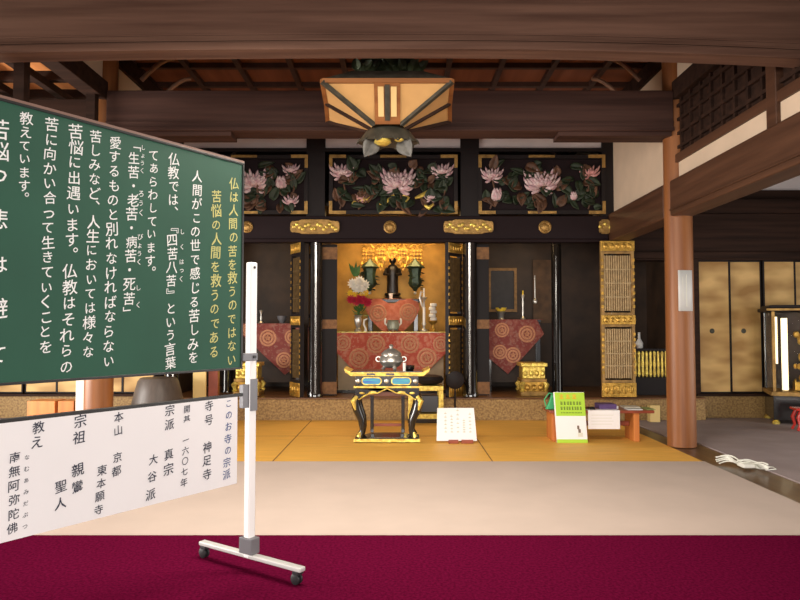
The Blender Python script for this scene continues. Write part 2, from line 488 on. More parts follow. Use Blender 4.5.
def pillar(x, y, label, top, lean=0):
    r = .163
    o = MB().lathe([(r*1.0, 0), (r*1.0, .3), (r*.985, 2.0), (r*.97, top)], 40).build('wooden_pillar', PILLAR, None, .006, loc=(x, y, .0125))
    return tag(o, label, 'pillar', kind='thing')
pillar(XR, YP, 'round reddish wooden pillar with a white paper notice, beside the low bench', ZC-.015)
pillar(XL, YP, 'round brown wooden pillar mostly hidden behind the chalkboard', ZC-.015)
for x, l in ((XR, 'short square wooden strut standing between side beam and carved dark transom'), ):
    o = MB().box(x-.09, x+.09, 5.72, 5.88, zs1+.001, 4.8).build('beam_strut', BEAM_Y, None, .01)
    tag(o, l, 'strut', kind='thing')

# notice on the pillar
t = thing('paper_notice', 'white sheet of paper fixed upright on the reddish wooden pillar', 'paper', (0, 0, 0))
a = P(678.5, 270, YP-.19); c = P(694, 311, YP-.19)
MB().sheet(lambda u, v: (a.x + (c.x-a.x)*u, YP-.176 + .02*(u-.3)**2 + .01*u, c.z + (a.z-c.z)*v), 6, 2).build('sheet', PAPERD, t, solid=.002)
MB().box(a.x+.09, a.x+.10, YP-.181, YP-.179, c.z+.05, a.z-.05).box(a.x+.05, a.x+.056, YP-.181, YP-.179, c.z+.12, a.z-.08).build('faint_writing', FAINT, t, smooth=False)

# ---------------------------------------------------------------- altar front: posts, lintel, ranma
PXS = [173, 315.5, 470, 612]
PW = [P(px, 300, YB) .x for px in PXS]
zl0 = P(390, 242, YB-.1).z; zl1 = P(390, 216, YB-.1).z
zr0, zr1 = zl1, P(390, 152, YB).z
zp1 = P(390, 137, YB).z
zw0 = P(390, 150, YB).z
post_labels = ['black lacquered post at the dim corner behind the chalkboard',
               'glossy black round post with strong white sheen, nearest the white board stand',
               'glossy black round post between the gold altar opening and the bay with dusky cloth',
               'black lacquered corner post behind the wide gold lattice door']
for x, l in zip(PW, post_labels):
    o = MB().lathe([(.125, 0), (.125, .06), (.11, .09), (.11, zl0-ZD-.03)], 32).build('lacquered_post', LACQP, None, .004, loc=(x, YB, ZD+.024))
    tag(o, l, 'post', 'black posts along the altar front', 'thing')
b = MB()
for x in PW: b.box(x-.145, x+.145, YB-.06, YB+.14, zl1, ZC-.02)
struct('trim_20', b, LACQD, bev=.006)
struct('trim_21', MB().box(XL+.02, XR-.15, YB-.10, YB+.10, zl0, zl1).box(XL+.02, XR-.15, YB-.13, YB-.101, zl0+.03, zl0+.05), LACQM, bev=.01)
b = MB()
struct('wall_altar_frieze', MB().box(XL+.1, XR-.15, YB-.02, YB+.06, zw0, ZC-.02), PLASTERG)
struct('trim_22', MB().box(XL+.1, XR-.15, YB-.065, YB-.021, zw0-.04, zw0+.015), LACQD)

# gold fittings on the lintel
def fitting(px0, px1, label):
    a = P(px0, 219.5, YB-.12); c = P(px1, 234, YB-.12)
    w = (c.x-a.x)/2; h = (a.z-c.z)/2
    t = thing('gold_fitting', label, 'metal fitting', ((a.x+c.x)/2, YB-.101, (a.z+c.z)/2), 0, 'gold fittings along the black lintel')
    pts = []
    for k in range(48):
        th = 2*PI*k/48
        ex = abs(math.cos(th))**.45*math.copysign(1, math.cos(th)); ez = abs(math.sin(th))**.45*math.copysign(1, math.sin(th))
        f = 1 - .13*(1 if .62 < abs(ex) < .86 and abs(ez) > .5 else 0)
        pts.append((w*ex, h*ez*f))
    MB().prism(pts, -.035, 0).build('plate', GOLDD, t, .004)
    m = MB()
    for k in range(int(w/.05)*2+1):
        x = -w*.85 + k*w*1.7/(int(w/.05)*2)
        m.ball((x, -.036, h*.35*math.sin(k*1.7)), (.03, .014, .03), 8)
    m.build('relief', GOLDB, t)
    return t
fitting(290.5, 339.5, 'broad gold fitting on the lintel above the black post nearest the chalkboard')
fitting(443.5, 493.5, 'broad gold fitting on the lintel above black post between altar and dusky cloth bay')
fitting(599, 611, 'short gold fitting on the lintel end above wide lattice door')
def rosette(px, py, r, label):
    c = P(px, py, YB-.11)
    m = MB().lathe([(0, 0), (r, 0), (r, .012), (r*.82, .022), (r*.6, .014), (r*.3, .03), (0, .034)], 24, (0,0,0), Matrix.Rotation(PI/2, 4, 'X'))
    for k in range(12):
        m.ball((r*.72*math.cos(k*PI/6), -.018, r*.72*math.sin(k*PI/6)), (r*.14, .014, r*.14), 8)
    o = m.build('gold_rosette', GOLDD, loc=(c.x, YB-.1305 if False else YB-.101, c.z))
    tag(o, label, 'rosette', 'round gold rosettes on the black lintel')
rosette(390, 227, .098, 'round gold rosette on the lintel over the middle altar opening')
rosette(545, 227, .098, 'round gold rosette on the lintel over the bay nearer the reddish pillar')
rosette(599.5, 227, .09, 'round gold rosette at the lintel end beside short gold fitting') if False else None
rosette(247, 227, .09, 'round gold rosette on the lintel over the bay nearer the chalkboard')

# carved transom panels
def cup_petal(m, c, th, L, w, lift, fwd):
    """one carved lotus petal leaving c at angle th, its tip curving upwards and towards the viewer"""
    c = Vector(c); d = Vector((math.cos(th), 0, math.sin(th)))
    def centre(v):
        p = c + Vector((d.x, 0, d.z*.72))*L*v*(1-.12*v) + Vector((-d.x*.10*L*v**3, 0, lift*abs(d.x)*L*v**2.4))
        p.y -= fwd*L*math.sin(v*PI*.75); return p
    def f(u, v):
        p = centre(v); q = centre(min(1, v+.02)); o_ = centre(max(0, v-.02))
        t = (q-o_); t.y = 0; t = t.normalized() if t.length > 1e-6 else d
        n = Vector((-t.z, 0, t.x)); a = (u-.5)*2
        wd = w*.5*(math.sin(PI*(.12+.88*v))**.75 if v < .995 else 0)
        p = p + n*a*wd; p.y += abs(a)**2*wd*.55
        return p
    m.sheet(f, 4, 7)
def blossom(c, R, petals, mtl=None, parent=None, name='lotus_blossom'):
    m = MB(); c = Vector(c)
    for ring, (cnt, rr, sp, lift, fw) in enumerate(((petals, 1.12, 1.62, .48, .10), (petals-3, .86, 1.30, .42, .20), (petals-4, .62, .75, .25, .30), (5, .48, .42, .1, .36))):
        for k in range(cnt):
            th = PI/2 + (k-(cnt-1)/2)/((cnt-1)/2)*sp*PI*.5
            cup_petal(m, (c.x, c.y-.012*ring, c.z), th, R*rr*(.92 if k % 2 else 1.0), R*.19, lift, fw)
    m.ball((c.x, c.y-R*.2, c.z+R*.10), (R*.13, R*.10, R*.10), 10)
    return m.build(name, mtl or PINK, parent, solid=.007)
def bud(c, r, parent):
    m = MB()
    for k in range(7):
        th = 2*PI*k/7
        m.leaf((c[0]+r*.25*math.cos(th), c[1]-.02, c[2]-r*.8), (math.cos(th)*.35, -.35+.3*math.sin(th), 1), r*2.0, r*1.3, (math.cos(th), -abs(math.sin(th))-.4, 0), -.25)
    m.ball((c[0], c[1]-.03, c[2]), (r*.8, r*.7, r*.85), 12)
    return m.build('lotus_bud', PINK, parent, solid=.006)
rng = random.Random(3)
def ranma(px0, px1, label, blooms, buds, waves=()):
    a = P(px0, 152.5, YB-.05); c = P(px1, 214.5, YB-.05)
    x0, x1, z0, z1 = a.x, c.x, max(c.z, zl1+.002), a.z-.045
    t = thing('carved_transom', label, 'carved panel', ((x0+x1)/2, YB-.03, z0), 0, 'carved lotus transoms above the altar')
    W = (x1-x0)/2; H = z1-z0
    MB().box(-W, W, 0, .02, 0, H).build('backboard', LACQM, t)
    fr = .06
    MB().box(-W, W, -.06, -.001, 0, fr).box(-W, W, -.06, -.001, H-fr, H).box(-W, -W+fr, -.06, -.001, fr, H-fr).box(W-fr, W, -.06, -.001, fr, H-fr).build('panel_frame', LACQD, t, .004)
    for sx in (-1, 1):
        for zz, up in ((0, 1), (H, -1)):
            m = MB()
            X = sx*W
            xx = sorted((X, X-sx*.26)); m.box(xx[0], xx[1], -.068, -.061, *sorted((zz, zz+up*.05)))
            xx = sorted((X, X-sx*.05)); m.box(xx[0], xx[1], -.068, -.061, *sorted((zz+up*.0501, zz+up*.2)))
            m.build('corner_plate', GOLDD, t)
    MB().box(-.22, .22, -.068, -.061, .005, .045).build('middle_plate', GOLDD, t)
    MB().box(-.2, .2, -.068, -.061, H-.045, H-.005).build('middle_plate', GOLDD, t)
    L = lambda px, py: (lambda p: (p.x-(x0+x1)/2, -.04, p.z-z0))(P(px, py, YB-.07))
    lv = MB(); lb = MB()
    for k in range(80):
        p = (rng.uniform(-W+.12, W-.12), rng.uniform(-.05, -.012), rng.uniform(.10, H-.16))
        th = rng.uniform(0, 2*PI)
        (lv if k % 3 else lb).leaf(p, (math.cos(th), -.25, math.sin(th)), rng.uniform(.12, .26), rng.uniform(.09, .20), (0,-1,.3), rng.uniform(-.2,.3))
    for px, py, R, *_ in blooms:
        q = L(px, py)
        MB().tube([(q[0], -.02, q[2]), (q[0]+.05, -.05, q[2]*.6), (q[0]-.03, -.03, .08)], .014, 6).build('lotus_stem', LEAFB, t)
    lv.build('lotus_leaves', LEAFG, t, solid=.01); lb.build('withered_leaves', LEAFB, t, solid=.01)
    for px, py, R, n, mt in blooms: blossom(L(px, py), R, n, parent=t, mtl=mt)
    for px, py, r in buds: bud(L(px, py), r, t)
    for w in waves:
        MB().tube([L(*p) for p in w], [.018]+[.036]*(len(w)-2)+[.018], 8).build('gilt_wave', GOLDB, t)
    return t
ranma(329.5, 457.5, 'carved black transom with large central pink lotus and gilt waves, above middle altar',
      [(398, 187, .37, 13, PINK), (342, 175, .25, 9, PINK), (442, 174, .23, 9, PINK), (360, 200, .12, 7, PINKD), (431, 199, .14, 7, PINK)], [],
      [[(352,204),(358,199),(368,200),(375,194)], [(377,205),(386,202),(394,195)], [(403,195),(408,198),(405,203)], [(415,198),(421,196),(428,191)], [(424,205),(429,208),(434,204)]])
ranma(478, 605, 'carved black transom with one pale upright lotus and pink bud, nearest the reddish pillar',
      [(541, 187, .35, 12, PINK), (492, 178, .22, 9, PINK), (590, 175, .20, 8, PINKD)], [(497, 196, .09), (573, 197, .06)])
ranma(181, 308, 'carved black transom with three small pink blooms, beside the chalkboard top edge',
      [(254, 186, .34, 12, PINK), (291, 172, .17, 9, PINK), (291, 203, .16, 8, PINK), (205, 180, .22, 9, PINKD)], [(281.5, 184, .09)])

# ---------------------------------------------------------------- altar interior shell
struct('wall_altar_gold', MB().box(PW[1]-.1, PW[2]+.1, 12.3, 12.4, ZD+.006, zl1+.2), GOLDW)
struct('wall_bay_left', MB().box(PW[0]-.1, PW[1]-.101, 12.3, 12.4, ZD+.006, zl1+.2), DARKBR)
struct('wall_bay_right', MB().box(PW[2]+.101, XA, 12.3, 12.4, ZD+.006, zl1+.2), DARKBR)
struct('ceiling_altar', MB().box(XL-.1, XA, YB+.141, 12.4, zl1+.2, zl1+.25), DARKBR)
for i, x in enumerate((PW[1], PW[2])):
    m = MB().box(x-.03, x+.03, 11.0, 12.3, ZD+.006, zl1+.19)
    struct('wall_partition_%s' % ('left', 'right')[i], m, DARKBR)
for i, x in enumerate((XL-.1, XA-.1)):
    struct('wall_bay_end_%s' % ('left', 'right')[i], MB().box(x, x+.1, YB+.52, 12.3, ZD+.006, zl1+.19), DARKBR)
# inner black post in the right bay and its twin
for px, l in ((556.5, 'slim black post inside the bay between dusky red cloth and wide lattice door'), (228, 'slim black post in the bay behind the chalkboard')):
    p = P(px, 300, 11.2)
    o = MB().lathe([(.1, 0), (.085, .05), (.085, zl1+.18-ZD)], 24).build('inner_post', LACQ, loc=(p.x, 11.2, ZD+.007))
    tag(o, l, 'post', kind='thing')

# folding lattice doors
LATTD = mat('dark gold lattice bars', (.13,.08,.03), .5, .3, .3, 20)
GOLDF = mat('worn gilt door frame', (.34,.20,.065), .5, .35, .45, 9, bump=.2)
def folding_door(W, z0, z1, label, loc, rz, mir=False, narrow=False):
    t = thing('lattice_door', label, 'lattice door', loc, rz, 'gold folding lattice doors of the altar')
    H = z1-z0; th = .035; e = .045 if not narrow else .03
    s = -1 if mir else 1
    fr = MB()
    fr.box(-W/2, -W/2+e, -th, th, 0, H).box(W/2-e, W/2, -th, th, 0, H)
    for q in (0, .10, .455, .53, .925, 1):
        z = q*H
        fr.box(-W/2+e, W/2-e, -th*.8, th*.8, max(0, z-.02), min(H, z+.02))
    fr.build('door_frame', LACQD if narrow else GOLDF, t, .003)
    for q0, q1 in ((.0, .093), (.462, .523), (.932, 1.0)):
        m = MB().box(-W/2-.006, W/2+.006, -th-.012, -th-.001, q0*H+.004, q1*H-.004)
        for k in range(5):
            m.ball(((k-2)*W*.18, -th-.012, (q0+q1)/2*H), (W*.07, .012, (q1-q0)*H*.28), 8)
        m.build('gold_plate', GOLD, t, .003)
    m = MB()
    for k in range(8):
        for q in ((.14,.42), (.56,.9)):
            z = (q[0] + (q[1]-q[0])*(k+.2)/8)*H
            m.box(-W/2-.004, -W/2+e*.8, -th-.008, -th-.001, z, z+H*.018)
            m.box(W/2-e*.6, W/2+.004, -th-.008, -th-.001, z, z+H*.018)
    m.build('edge_mount', GOLD, t)
    for q0, q1 in ((.12, .435), (.55, .905)):
        m = MB()
        n = max(4, int((W-2*e)/.034))
        for k in range(n):
            x = -W/2+e + (k+.5)*(W-2*e)/n
            m.box(x-.0095, x+.0095, -.018, .004, q0*H, q1*H)
        for q in (.25, .5, .75):
            z = (q0+(q1-q0)*q)*H
            m.box(-W/2+e, W/2-e, -.021, -.0185, z-.008, z+.008)
        m.build('lattice', LATTD if narrow else LATT, t)
        MB().box(-W/2+e, W/2-e, .010, .016, q0*H, q1*H).build('backing', GOLDD, t)
    return t
zd = ZD+.03
yd = 10.12
a = P(600, 240, yd); c = P(633, 240, yd)
zt = P(616, 241, yd).z
zb = P(616, 397, yd).z
folding_door(c.x-a.x, zb, zt, 'wide gold lattice door folded open toward the reddish pillar', ((a.x+c.x)/2, yd, zb), 0)
a = P(446, 240, YB+.1); c = P(464.5, 240, YB+.1)
def side_door(px0, px1, label, rz):
    a = P(px0, 240, YB+.05); c = P(px1, 240, YB+.05)
    w = (c.x-a.x)
    W = .36
    folding_door(W, ZD+.026, zl0-.005, label, ((a.x+c.x)/2, YB+.0 + .02, ZD+.026), rz, narrow=True)
side_door(445, 462, 'narrow gold lattice door beside the altar post with the black gong before it', math.radians(50))
side_door(291.5, 305, 'narrow gold lattice door between pinkish hanging cloth and black post with white sheen', math.radians(-58))
# dark inner leaves with brass fittings beside the posts
for px0, px1, l in ((322, 337, 'black door leaf with gold bands, on the flower vase side of the altar'), (477, 489, 'black door leaf with gold bands beside the dusky red cloth')):
    a = P(px0, 300, YB+.15); c = P(px1, 300, YB+.15)
    t = thing('door_leaf', l, 'door leaf', ((a.x+c.x)/2, YB+.16, ZD+.026), 0, 'black folded leaves by the altar posts')
    W = (c.x-a.x)/2; H = zl0-.005-ZD-.026
    MB().box(-W, W, -.02, .02, 0, H).build('leaf_board', LACQD, t, .004)
    bg_ = mat('brown gold', (.20,.09,.03), .5, .4, .3, 20)
    for q0, q1 in ((.01, .09), (.44, .50), (.90, .98)): MB().box(-W-.002, W+.002, -.026, -.021, q0*H, q1*H).build('gold_band', bg_, t)

# ---------------------------------------------------------------- altar furniture
def hang_cloth(name_parent, pts_px, Y, mtl, crests, y_off=0.0):
    """cloth front hanging over a table edge, outline given by its corners"""
    o = name_parent
    pts = [P(px, py, Y) for px, py in pts_px]
    m = MB().prism([(p.x, p.z) for p in pts], Y-.006, Y+.006)
    xs_ = [p.x for p in pts]; zt_ = max(p.z for p in pts)
    m.box(min(xs_)+.01, max(xs_)-.01, Y-.006, Y+.034, zt_+.001, zt_+.007)
    cl = m.build('altar_cloth', mtl, None, .002)
    for px, py, r in crests:
        q = P(px, py, Y)
        cm = MB()
        R90 = Matrix.Rotation(PI/2, 4, 'X')
        cm.torus((q.x, Y-.007, q.z), r*.9, r*.12, R90 @ Matrix.Diagonal((1,1,.3,1)), 28, 6)
        cm.torus((q.x, Y-.007, q.z), r*.55, r*.14, R90 @ Matrix.Diagonal((1,1,.3,1)), 24, 6)
        for k in range(5):
            th = k*2*PI/5 + .3
            cm.leaf((q.x, Y-.008, q.z), (math.cos(th), -.05, math.sin(th)), r*.42, r*.3, (0,-1,0), .05)
        cm.build('crest', CREST, cl)
    return cl
# lower offering table in the middle
YT = 11.0
a = P(335.5, 331.5, YT); c = P(446, 331.5, YT)
t = thing('offering_table', 'long low table in middle altar under a red brocade cloth', 'table', ((a.x+c.x)/2, YT+.3, ZD+.007))
W = (c.x-a.x)/2; H = a.z-ZD-.007
MB().box(-W, W, -.30, .30, H-.045, H).build('table_top', LACQ, t, .005)
MB().box(-W, W, -.312, -.301, H-.014, H-.004).build('gold_edge', GOLDB, t)
MB().box(-W+.04, W-.04, -.27, .27, .05, H-.046).build('table_body', mat('pale brown panel', (.30,.22,.13), .6, var=.2, scale=4), t)
MB().box(-W, W, -.29, .29, 0, .049).build('plinth', LACQ, t, .005)
cl = hang_cloth(None, [(335.5,333.2),(446,333.2),(447,352),(431,368),(391,388),(352,369),(336,352)], YT-.014, BROC,
      [(343,343,.13),(376,344,.15),(410,344,.15),(441,344,.13),(359,358,.16),(393,358,.16),(427,358,.16)])
tag(cl, 'red brocade cloth with pale round crests hanging on middle low table front', 'altar cloth')
# upper table with heart shaped cloth
YU = 11.75
a = P(366, 300, YU); c = P(420, 300, YU)
t = thing('incense_table', 'small raised table behind the low one carrying a dark statue', 'table', ((a.x+c.x)/2, YU+.22, ZD+.007))
W = (c.x-a.x)/2; H = P(390, 299, YU).z - ZD-.007
MB().box(-W, W, -.2, .25, H-.06, H).build('table_top', LACQ, t, .006)
for sx in (-1, 1):
    for sy in (-.16, .2):
        MB().box(sx*(W-.07)-.035, sx*(W-.07)+.035, sy-.035, sy+.035, 0, H-.061).build('leg', LACQ, t, .004)
MB().box(-W+.03, W-.03, -.14, .2, H-.3, H-.0611).build('apron', GOLDD, t, .004)
cl = hang_cloth(None, [(367,302),(373,299),(381,299),(388,303),(394,303.5),(400,300),(411,299),(418,302),(420,309),(414,321),(404,331),(393,336),(382,331),(371,320),(365,309)], YU-.014, mat('orange red brocade', (.46,.10,.045), .75, 0, 0, 14, (1,1,1), .1, (.60,.20,.12)),
      [(378,313,.15),(408,312,.15)])
tag(cl, 'rounded orange red cloth with two crests below the dark statue', 'altar cloth')
# statue
c = P(392.5, 297, YU+.15); h = P(392, 256, YU+.15).z - c.z
Hh = H
zb_ = t.location.z + H
t = thing('standing_statue', 'small dark standing statue on round base before gold wall', 'statue', (c.x, YU+.29, zb_))
s = P(392, 255, YU+.2).z - zb_
DK = mat('dark statue lacquer', (.010,.007,.006), .35, var=.3)
m = MB().lathe([(.10,.0),(.105,.1),(.095,.3),(.105,.45),(.115,.58),(.105,.66),(.07,.73),(.035,.76),(.032,.79),(.05,.81),(.062,.86),(.058,.91),(.035,.95),(.032,.98),(.0,1.0)], 20, (0,0,.12), Matrix.Diagonal((1,.75,s-.12,1)))
for sx in (-1, 1):
    m.tube([(sx*.11, 0, .12+(s-.12)*.64), (sx*.14, -.03, .12+(s-.12)*.5), (sx*.06, -.10, .12+(s-.12)*.47)], [.035,.035,.022], 8)
m.build('figure', DK, t)
MB().lathe([(.16,0),(.17,.03),(.12,.06),(.15,.09),(.14,.118)], 24).build('lotus_base', DK, t)
# little white cup
p = P(392, 297, YU+.02)
o = MB().lathe([(.0,0),(.032,0),(.028,.03),(.04,.10),(.036,.10),(.022,.03),(0,.03)], 16, (0,0,0)).build('white_cup', WHITEF, loc=(p.x-.02, YU+.076, zb_+.0005))
tag(o, 'tiny white cup at the foot of the dark statue', 'cup')
# gold hanging ornaments
def ornament(px, py0, py1, W, label):
    c = P(px, py0, 11.9); e = P(px, py1, 11.9)
    H = c.z-e.z
    t = thing('hanging_ornament', label, 'ornament', (c.x, 11.9, c.z), 0, 'gold hanging ornaments before the altar wall')
    m = MB()
    for k in range(9):
        x = (k-4)/4*W
        m.torus((x*.9, 0, -.03+.03*math.cos(k*1.3)), W*.11, .012, Matrix.Rotation(PI/2, 4, 'X'), 14, 6)
    m.tube([(-W, 0, 0), (-W*.5, -.02, .05), (0, 0, .02), (W*.5, -.02, .05), (W, 0, 0)], .016, 8)
    m.build('scroll_bar', GOLD, t)
    n = 7
    for k in range(n):
        x = (k-(n-1)/2)/((n-1)/2)*W*.85
        L = H*(1-.17*abs(k-(n-1)/2))
        m = MB().tube([(x, 0, -.02), (x, -.004, -L)], .005, 5)
        for q in range(int(L/.065)):
            m.ball((x, 0, -.06-q*.065), (.022, .022, .026) if q % 2 else (.028, .014, .018), 8)
        m.leaf((x, -.01, -L), (0, -.1, -1), .09, .07, (0,-1,0), .1)
        m.build('bead_strand', GOLDD if k % 2 else GOLD, t)
    MB().cyl((0,0,.02), (0,0, zl1+.19-c.z), .006, None, 6).build('hanger', GOLDD, t)
    return t
ornament(368, 248, 276, .105, 'gold beaded ornament hanging nearest the white and crimson flowers')
ornament(381, 247, 266, .085, 'gold beaded ornament hanging between leafy lantern on flower side and dark statue')
ornament(403, 247, 266, .085, 'gold beaded ornament hanging between dark statue and leafy lantern near candlestick')
ornament(392, 246, 256, .075, 'short gold beaded ornament hanging straight above the dark statue')
ornament(416, 248, 276, .105, 'gold beaded ornament hanging above the silver candlestick')
# dark green hanging lanterns
def small_lantern(px, label):
    c = P(px, 258, 11.6); e = P(px, 292, 11.6); H = c.z-e.z
    t = thing('altar_lantern', label, 'hanging lantern', (c.x, 11.55, e.z), 0, 'pair of dark lanterns flanking the statue')
    MB().lathe([(0,0),(.03,.02),(.05,.06),(.10,.10),(.115,.16),(.09,.28),(.115,.40),(.16,.43),(.06,.52),(.02,.56),(0,H)], 6).build('body', mat('dark green bronze', (.03,.055,.03), .45, .3, .4, 20), t)
    m = MB()
    for k in range(26):
        z = rng.uniform(.05, .5); th = rng.uniform(0, 2*PI)
        m.leaf((.09*math.cos(th), .09*math.sin(th), z), (math.cos(th), math.sin(th), -.5), .10, .06, (0,0,1), .3)
    m.build('leaf_ornament', LEAFG, t, solid=.004)
    MB().cyl((0,0,H-.01), (0,0,zl1+.19-e.z), .006, None, 6).build('hanger', GOLDD, t)
    MB().ball((0,-.02,-.02), .028, 10).build('crystal_ball', SILVER, t)
small_lantern(370, 'dark green leafy lantern hanging on the flower side of the statue')
small_lantern(415, 'dark green leafy lantern hanging on the candlestick side of the statue')
# flowers
zt_ = P(391, 331.5, YT).z
p = P(358, 331, YT+.14)
t = thing('flower_vase', 'silver vase of white yellow and crimson flowers on the low table', 'flower vase', (p.x, YT+.16, zt_))
MB().lathe([(0,0),(.06,0),(.05,.03),(.028,.06),(.05,.12),(.065,.2),(.05,.24),(.075,.27),(.06,.265),(.03,.2),(0,.2)], 20).build('vase', SILVER, t)
m = MB()
for k in range(60):
    th = rng.uniform(0, 2*PI); z = rng.uniform(.25, .75)
    m.leaf((rng.uniform(-.10,.10), rng.uniform(-.05,.05), z), (math.cos(th), math.sin(th)*.7-.2, rng.uniform(-.2,1.0)), rng.uniform(.1,.2), .05, (0,-.3,1), .3)
for k in range(9):
    th = rng.uniform(0, 2*PI)
    m.leaf((rng.uniform(-.08,.0), 0, .92), (math.cos(th)*.4-.1, -.1, 1), rng.uniform(.16,.28), .05, (0,-1,.2), .15)
m.tube([(0,0,.2),(0,0,.9)], .012, 6)
m.build('foliage', FOLI, t)
def flower(x, z, r, mt, name='blossom'):
    m = MB()
    for ring in range(3):
        for k in range(11):
            th = 2*PI*(k+.5*ring)/11
            m.leaf((x, -.07-.012*ring, z), (math.cos(th), -.25-.45*ring, math.sin(th)), r*(1-.22*ring), r*.42, (0,-1,0), .25, 3)
    m.ball((x, -.09, z), r*.25, 8)
    m.build(name, mt, t)
for x, z in ((-.08,.79), (.03,.83), (.11,.77), (-.02,.72), (.07,.70)): flower(x, z, .115, WHITEF, 'white_blossom')
for x, z in ((-.12,.63), (-.04,.62), (.05,.62), (.12,.64)): flower(x, z, .075, YELLF, 'yellow_blossom')
for x, z in ((-.11,.53), (-.02,.50), (.08,.52), (.16,.48), (.03,.55)): flower(x, z, .10, REDF, 'crimson_blossom')
# incense burner with three white tips
p = P(393, 331, YT+.1)
t = thing('incense_cup', 'silver three footed cup in the middle of the low altar table', 'incense cup', (p.x, YT+.14, zt_))
MB().lathe([(0,.02),(.07,.02),(.10,.05),(.105,.13),(.09,.17),(.11,.19),(.095,.19),(.07,.15),(0,.15)], 20).build('cup', mat('green grey celadon', (.34,.36,.28), .4, .3, .2), t)
for k in range(3):
    th = -PI/2 + k*2*PI/3
    MB().ball((.075*math.cos(th), .075*math.sin(th), .022), (.02,.02,.022), 8).build('foot', SILVER, t)
for x in (-.12, .12):
    MB().tube([(x*.8, 0, .10), (x*1.1, 0, .13), (x*1.1, 0, .19), (x*1.0, -.0, .22)], [.014,.016,.018,.012], 8).build('handle', WHITEF, t)
# crane candlestick
p = P(424, 331, YT+.12)
t = thing('candlestick', 'tall silver candlestick with white candle near the stacked cakes', 'candlestick', (p.x-.0, YT+.14, zt_))
MB().lathe([(0,0),(.065,0),(.06,.02),(.02,.05),(.022,.10),(.04,.13),(.018,.16),(.016,.50),(.03,.53),(.05,.56),(.045,.575),(0,.575)], 20).build('stick', SILVER, t)
MB().cyl((0,0,.576), (0,0,.72), .016, .013, 12).build('candle', WHITEF, t)
MB().tube([(0,-.02,.36),(-.04,-.03,.45),(-.07,-.03,.56),(-.05,-.03,.66),(.0,-.03,.64)], [.012,.02,.018,.014,.006], 8).build('crane_neck', SILVER, t)
MB().cyl((.0,-.06,.10), (0,-.06,.40), .022, .022, 12).build('white_stem', WHITEF, t)
# white offering stand
p = P(433, 331, YT+.25)
t = thing('offering_stand', 'gold stand of stacked white cakes near the right gold lattice door', 'offering stand', (p.x, YT+.30, zt_))
MB().lathe([(0,0),(.075,0),(.06,.03),(.025,.08),(.03,.12),(.085,.17),(.08,.18),(0,.18)], 6).build('stand', GOLD, t)
for k in range(5):
    MB().lathe([(0,0),(.055,.005),(.06,.03),(.05,.055),(0,.058)], 16, (.01*(-1)**k, 0, .181+.059*k)).build('rice_cake', WHITEF, t)
# small gold/brown side standing dishes
for dx, l in ((-.42, 'small white crane shaped holder between flower vase and orange red cloth'),):
    p = P(365.5, 331, YT+.1)
    o = MB().tube([(0,0,.0),(.0,0,.05),(-.03,0,.12),(-.02,0,.19),(.03,0,.21)], [.03,.014,.016,.016,.008], 8).build('crane_holder', WHITEF, loc=(p.x, YT+.12, zt_))
    tag(o, l, 'holder')

# right bay table
def bay_table(px0, px1, pyt, Y, cloth, crests, lab_t, lab_c, wpx):
    a = P(px0, pyt, Y); c = P(px1, pyt, Y)
    t = thing('bay_table', lab_t, 'table', ((a.x+c.x)/2, Y+.25, ZD+.007))
    W = (c.x-a.x)/2; H = a.z-ZD-.007
    MB().box(-W, W, -.25, .25, H-.05, H).build('table_top', LACQ, t, .005)
    for sx in (-1, 1):
        for sy in (-.2, .2):
            MB().box(sx*(W-.05)-.04, sx*(W-.05)+.04, sy-.04, sy+.04, 0, H-.051).build('leg', LACQ, t, .004)
    MB().box(-W+.03, W-.03, -.18, .2, .15, H-.0511).build('body_panel', DARKBR, t)
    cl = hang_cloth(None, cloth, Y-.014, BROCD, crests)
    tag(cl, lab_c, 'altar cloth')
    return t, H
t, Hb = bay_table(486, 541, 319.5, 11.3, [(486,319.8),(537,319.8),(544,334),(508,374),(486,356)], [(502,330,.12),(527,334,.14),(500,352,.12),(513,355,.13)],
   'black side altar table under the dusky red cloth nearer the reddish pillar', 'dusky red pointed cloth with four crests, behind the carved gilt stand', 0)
zbt = ZD+.007+Hb
p = P(501, 319, 11.5)
t = thing('brass_vase', 'small vase of yellow flowers above the dusky red pointed cloth', 'vase', (p.x, 11.5, zbt))
MB().lathe([(0,0),(.06,0),(.045,.03),(.06,.1),(.085,.14),(.075,.14),(.04,.08),(0,.08)], 18).build('vase', SILVER, t)
m = MB()
for k in range(26):
    th = rng.uniform(0, 2*PI)
    m.leaf((.04*math.cos(th), .04*math.sin(th), .13), (math.cos(th), math.sin(th), .7), .10, .06, (0,0,1), .3)
m.build('blossoms', YELLF, t)
p = P(523, 319, 11.5)
t = thing('slim_candlestick', 'slim candlestick beside yellow flowers above the dusky red cloth', 'candlestick', (p.x, 11.5, zbt))
MB().lathe([(0,0),(.05,0),(.04,.03),(.014,.06),(.02,.13),(.012,.2),(.022,.28),(.012,.34),(.035,.42),(.03,.43),(0,.43)], 16).build('stick', SILVER, t)
MB().cyl((0,0,.431), (0,0,.50), .012, .009, 8).build('candle', YELLF, t)
p = P(535, 304, 11.7)
o = MB().lathe([(0,0),(.03,.01),(.042,.05),(.03,.085),(.012,.1),(.008, .5),(0,.5)], 16, (0,0,0)).build('hanging_bell', SILVER, loc=(p.x, 11.7, p.z))
tag(o, 'small bright silver bell hanging past the slim candlestick of dusky cloth table', 'bell')
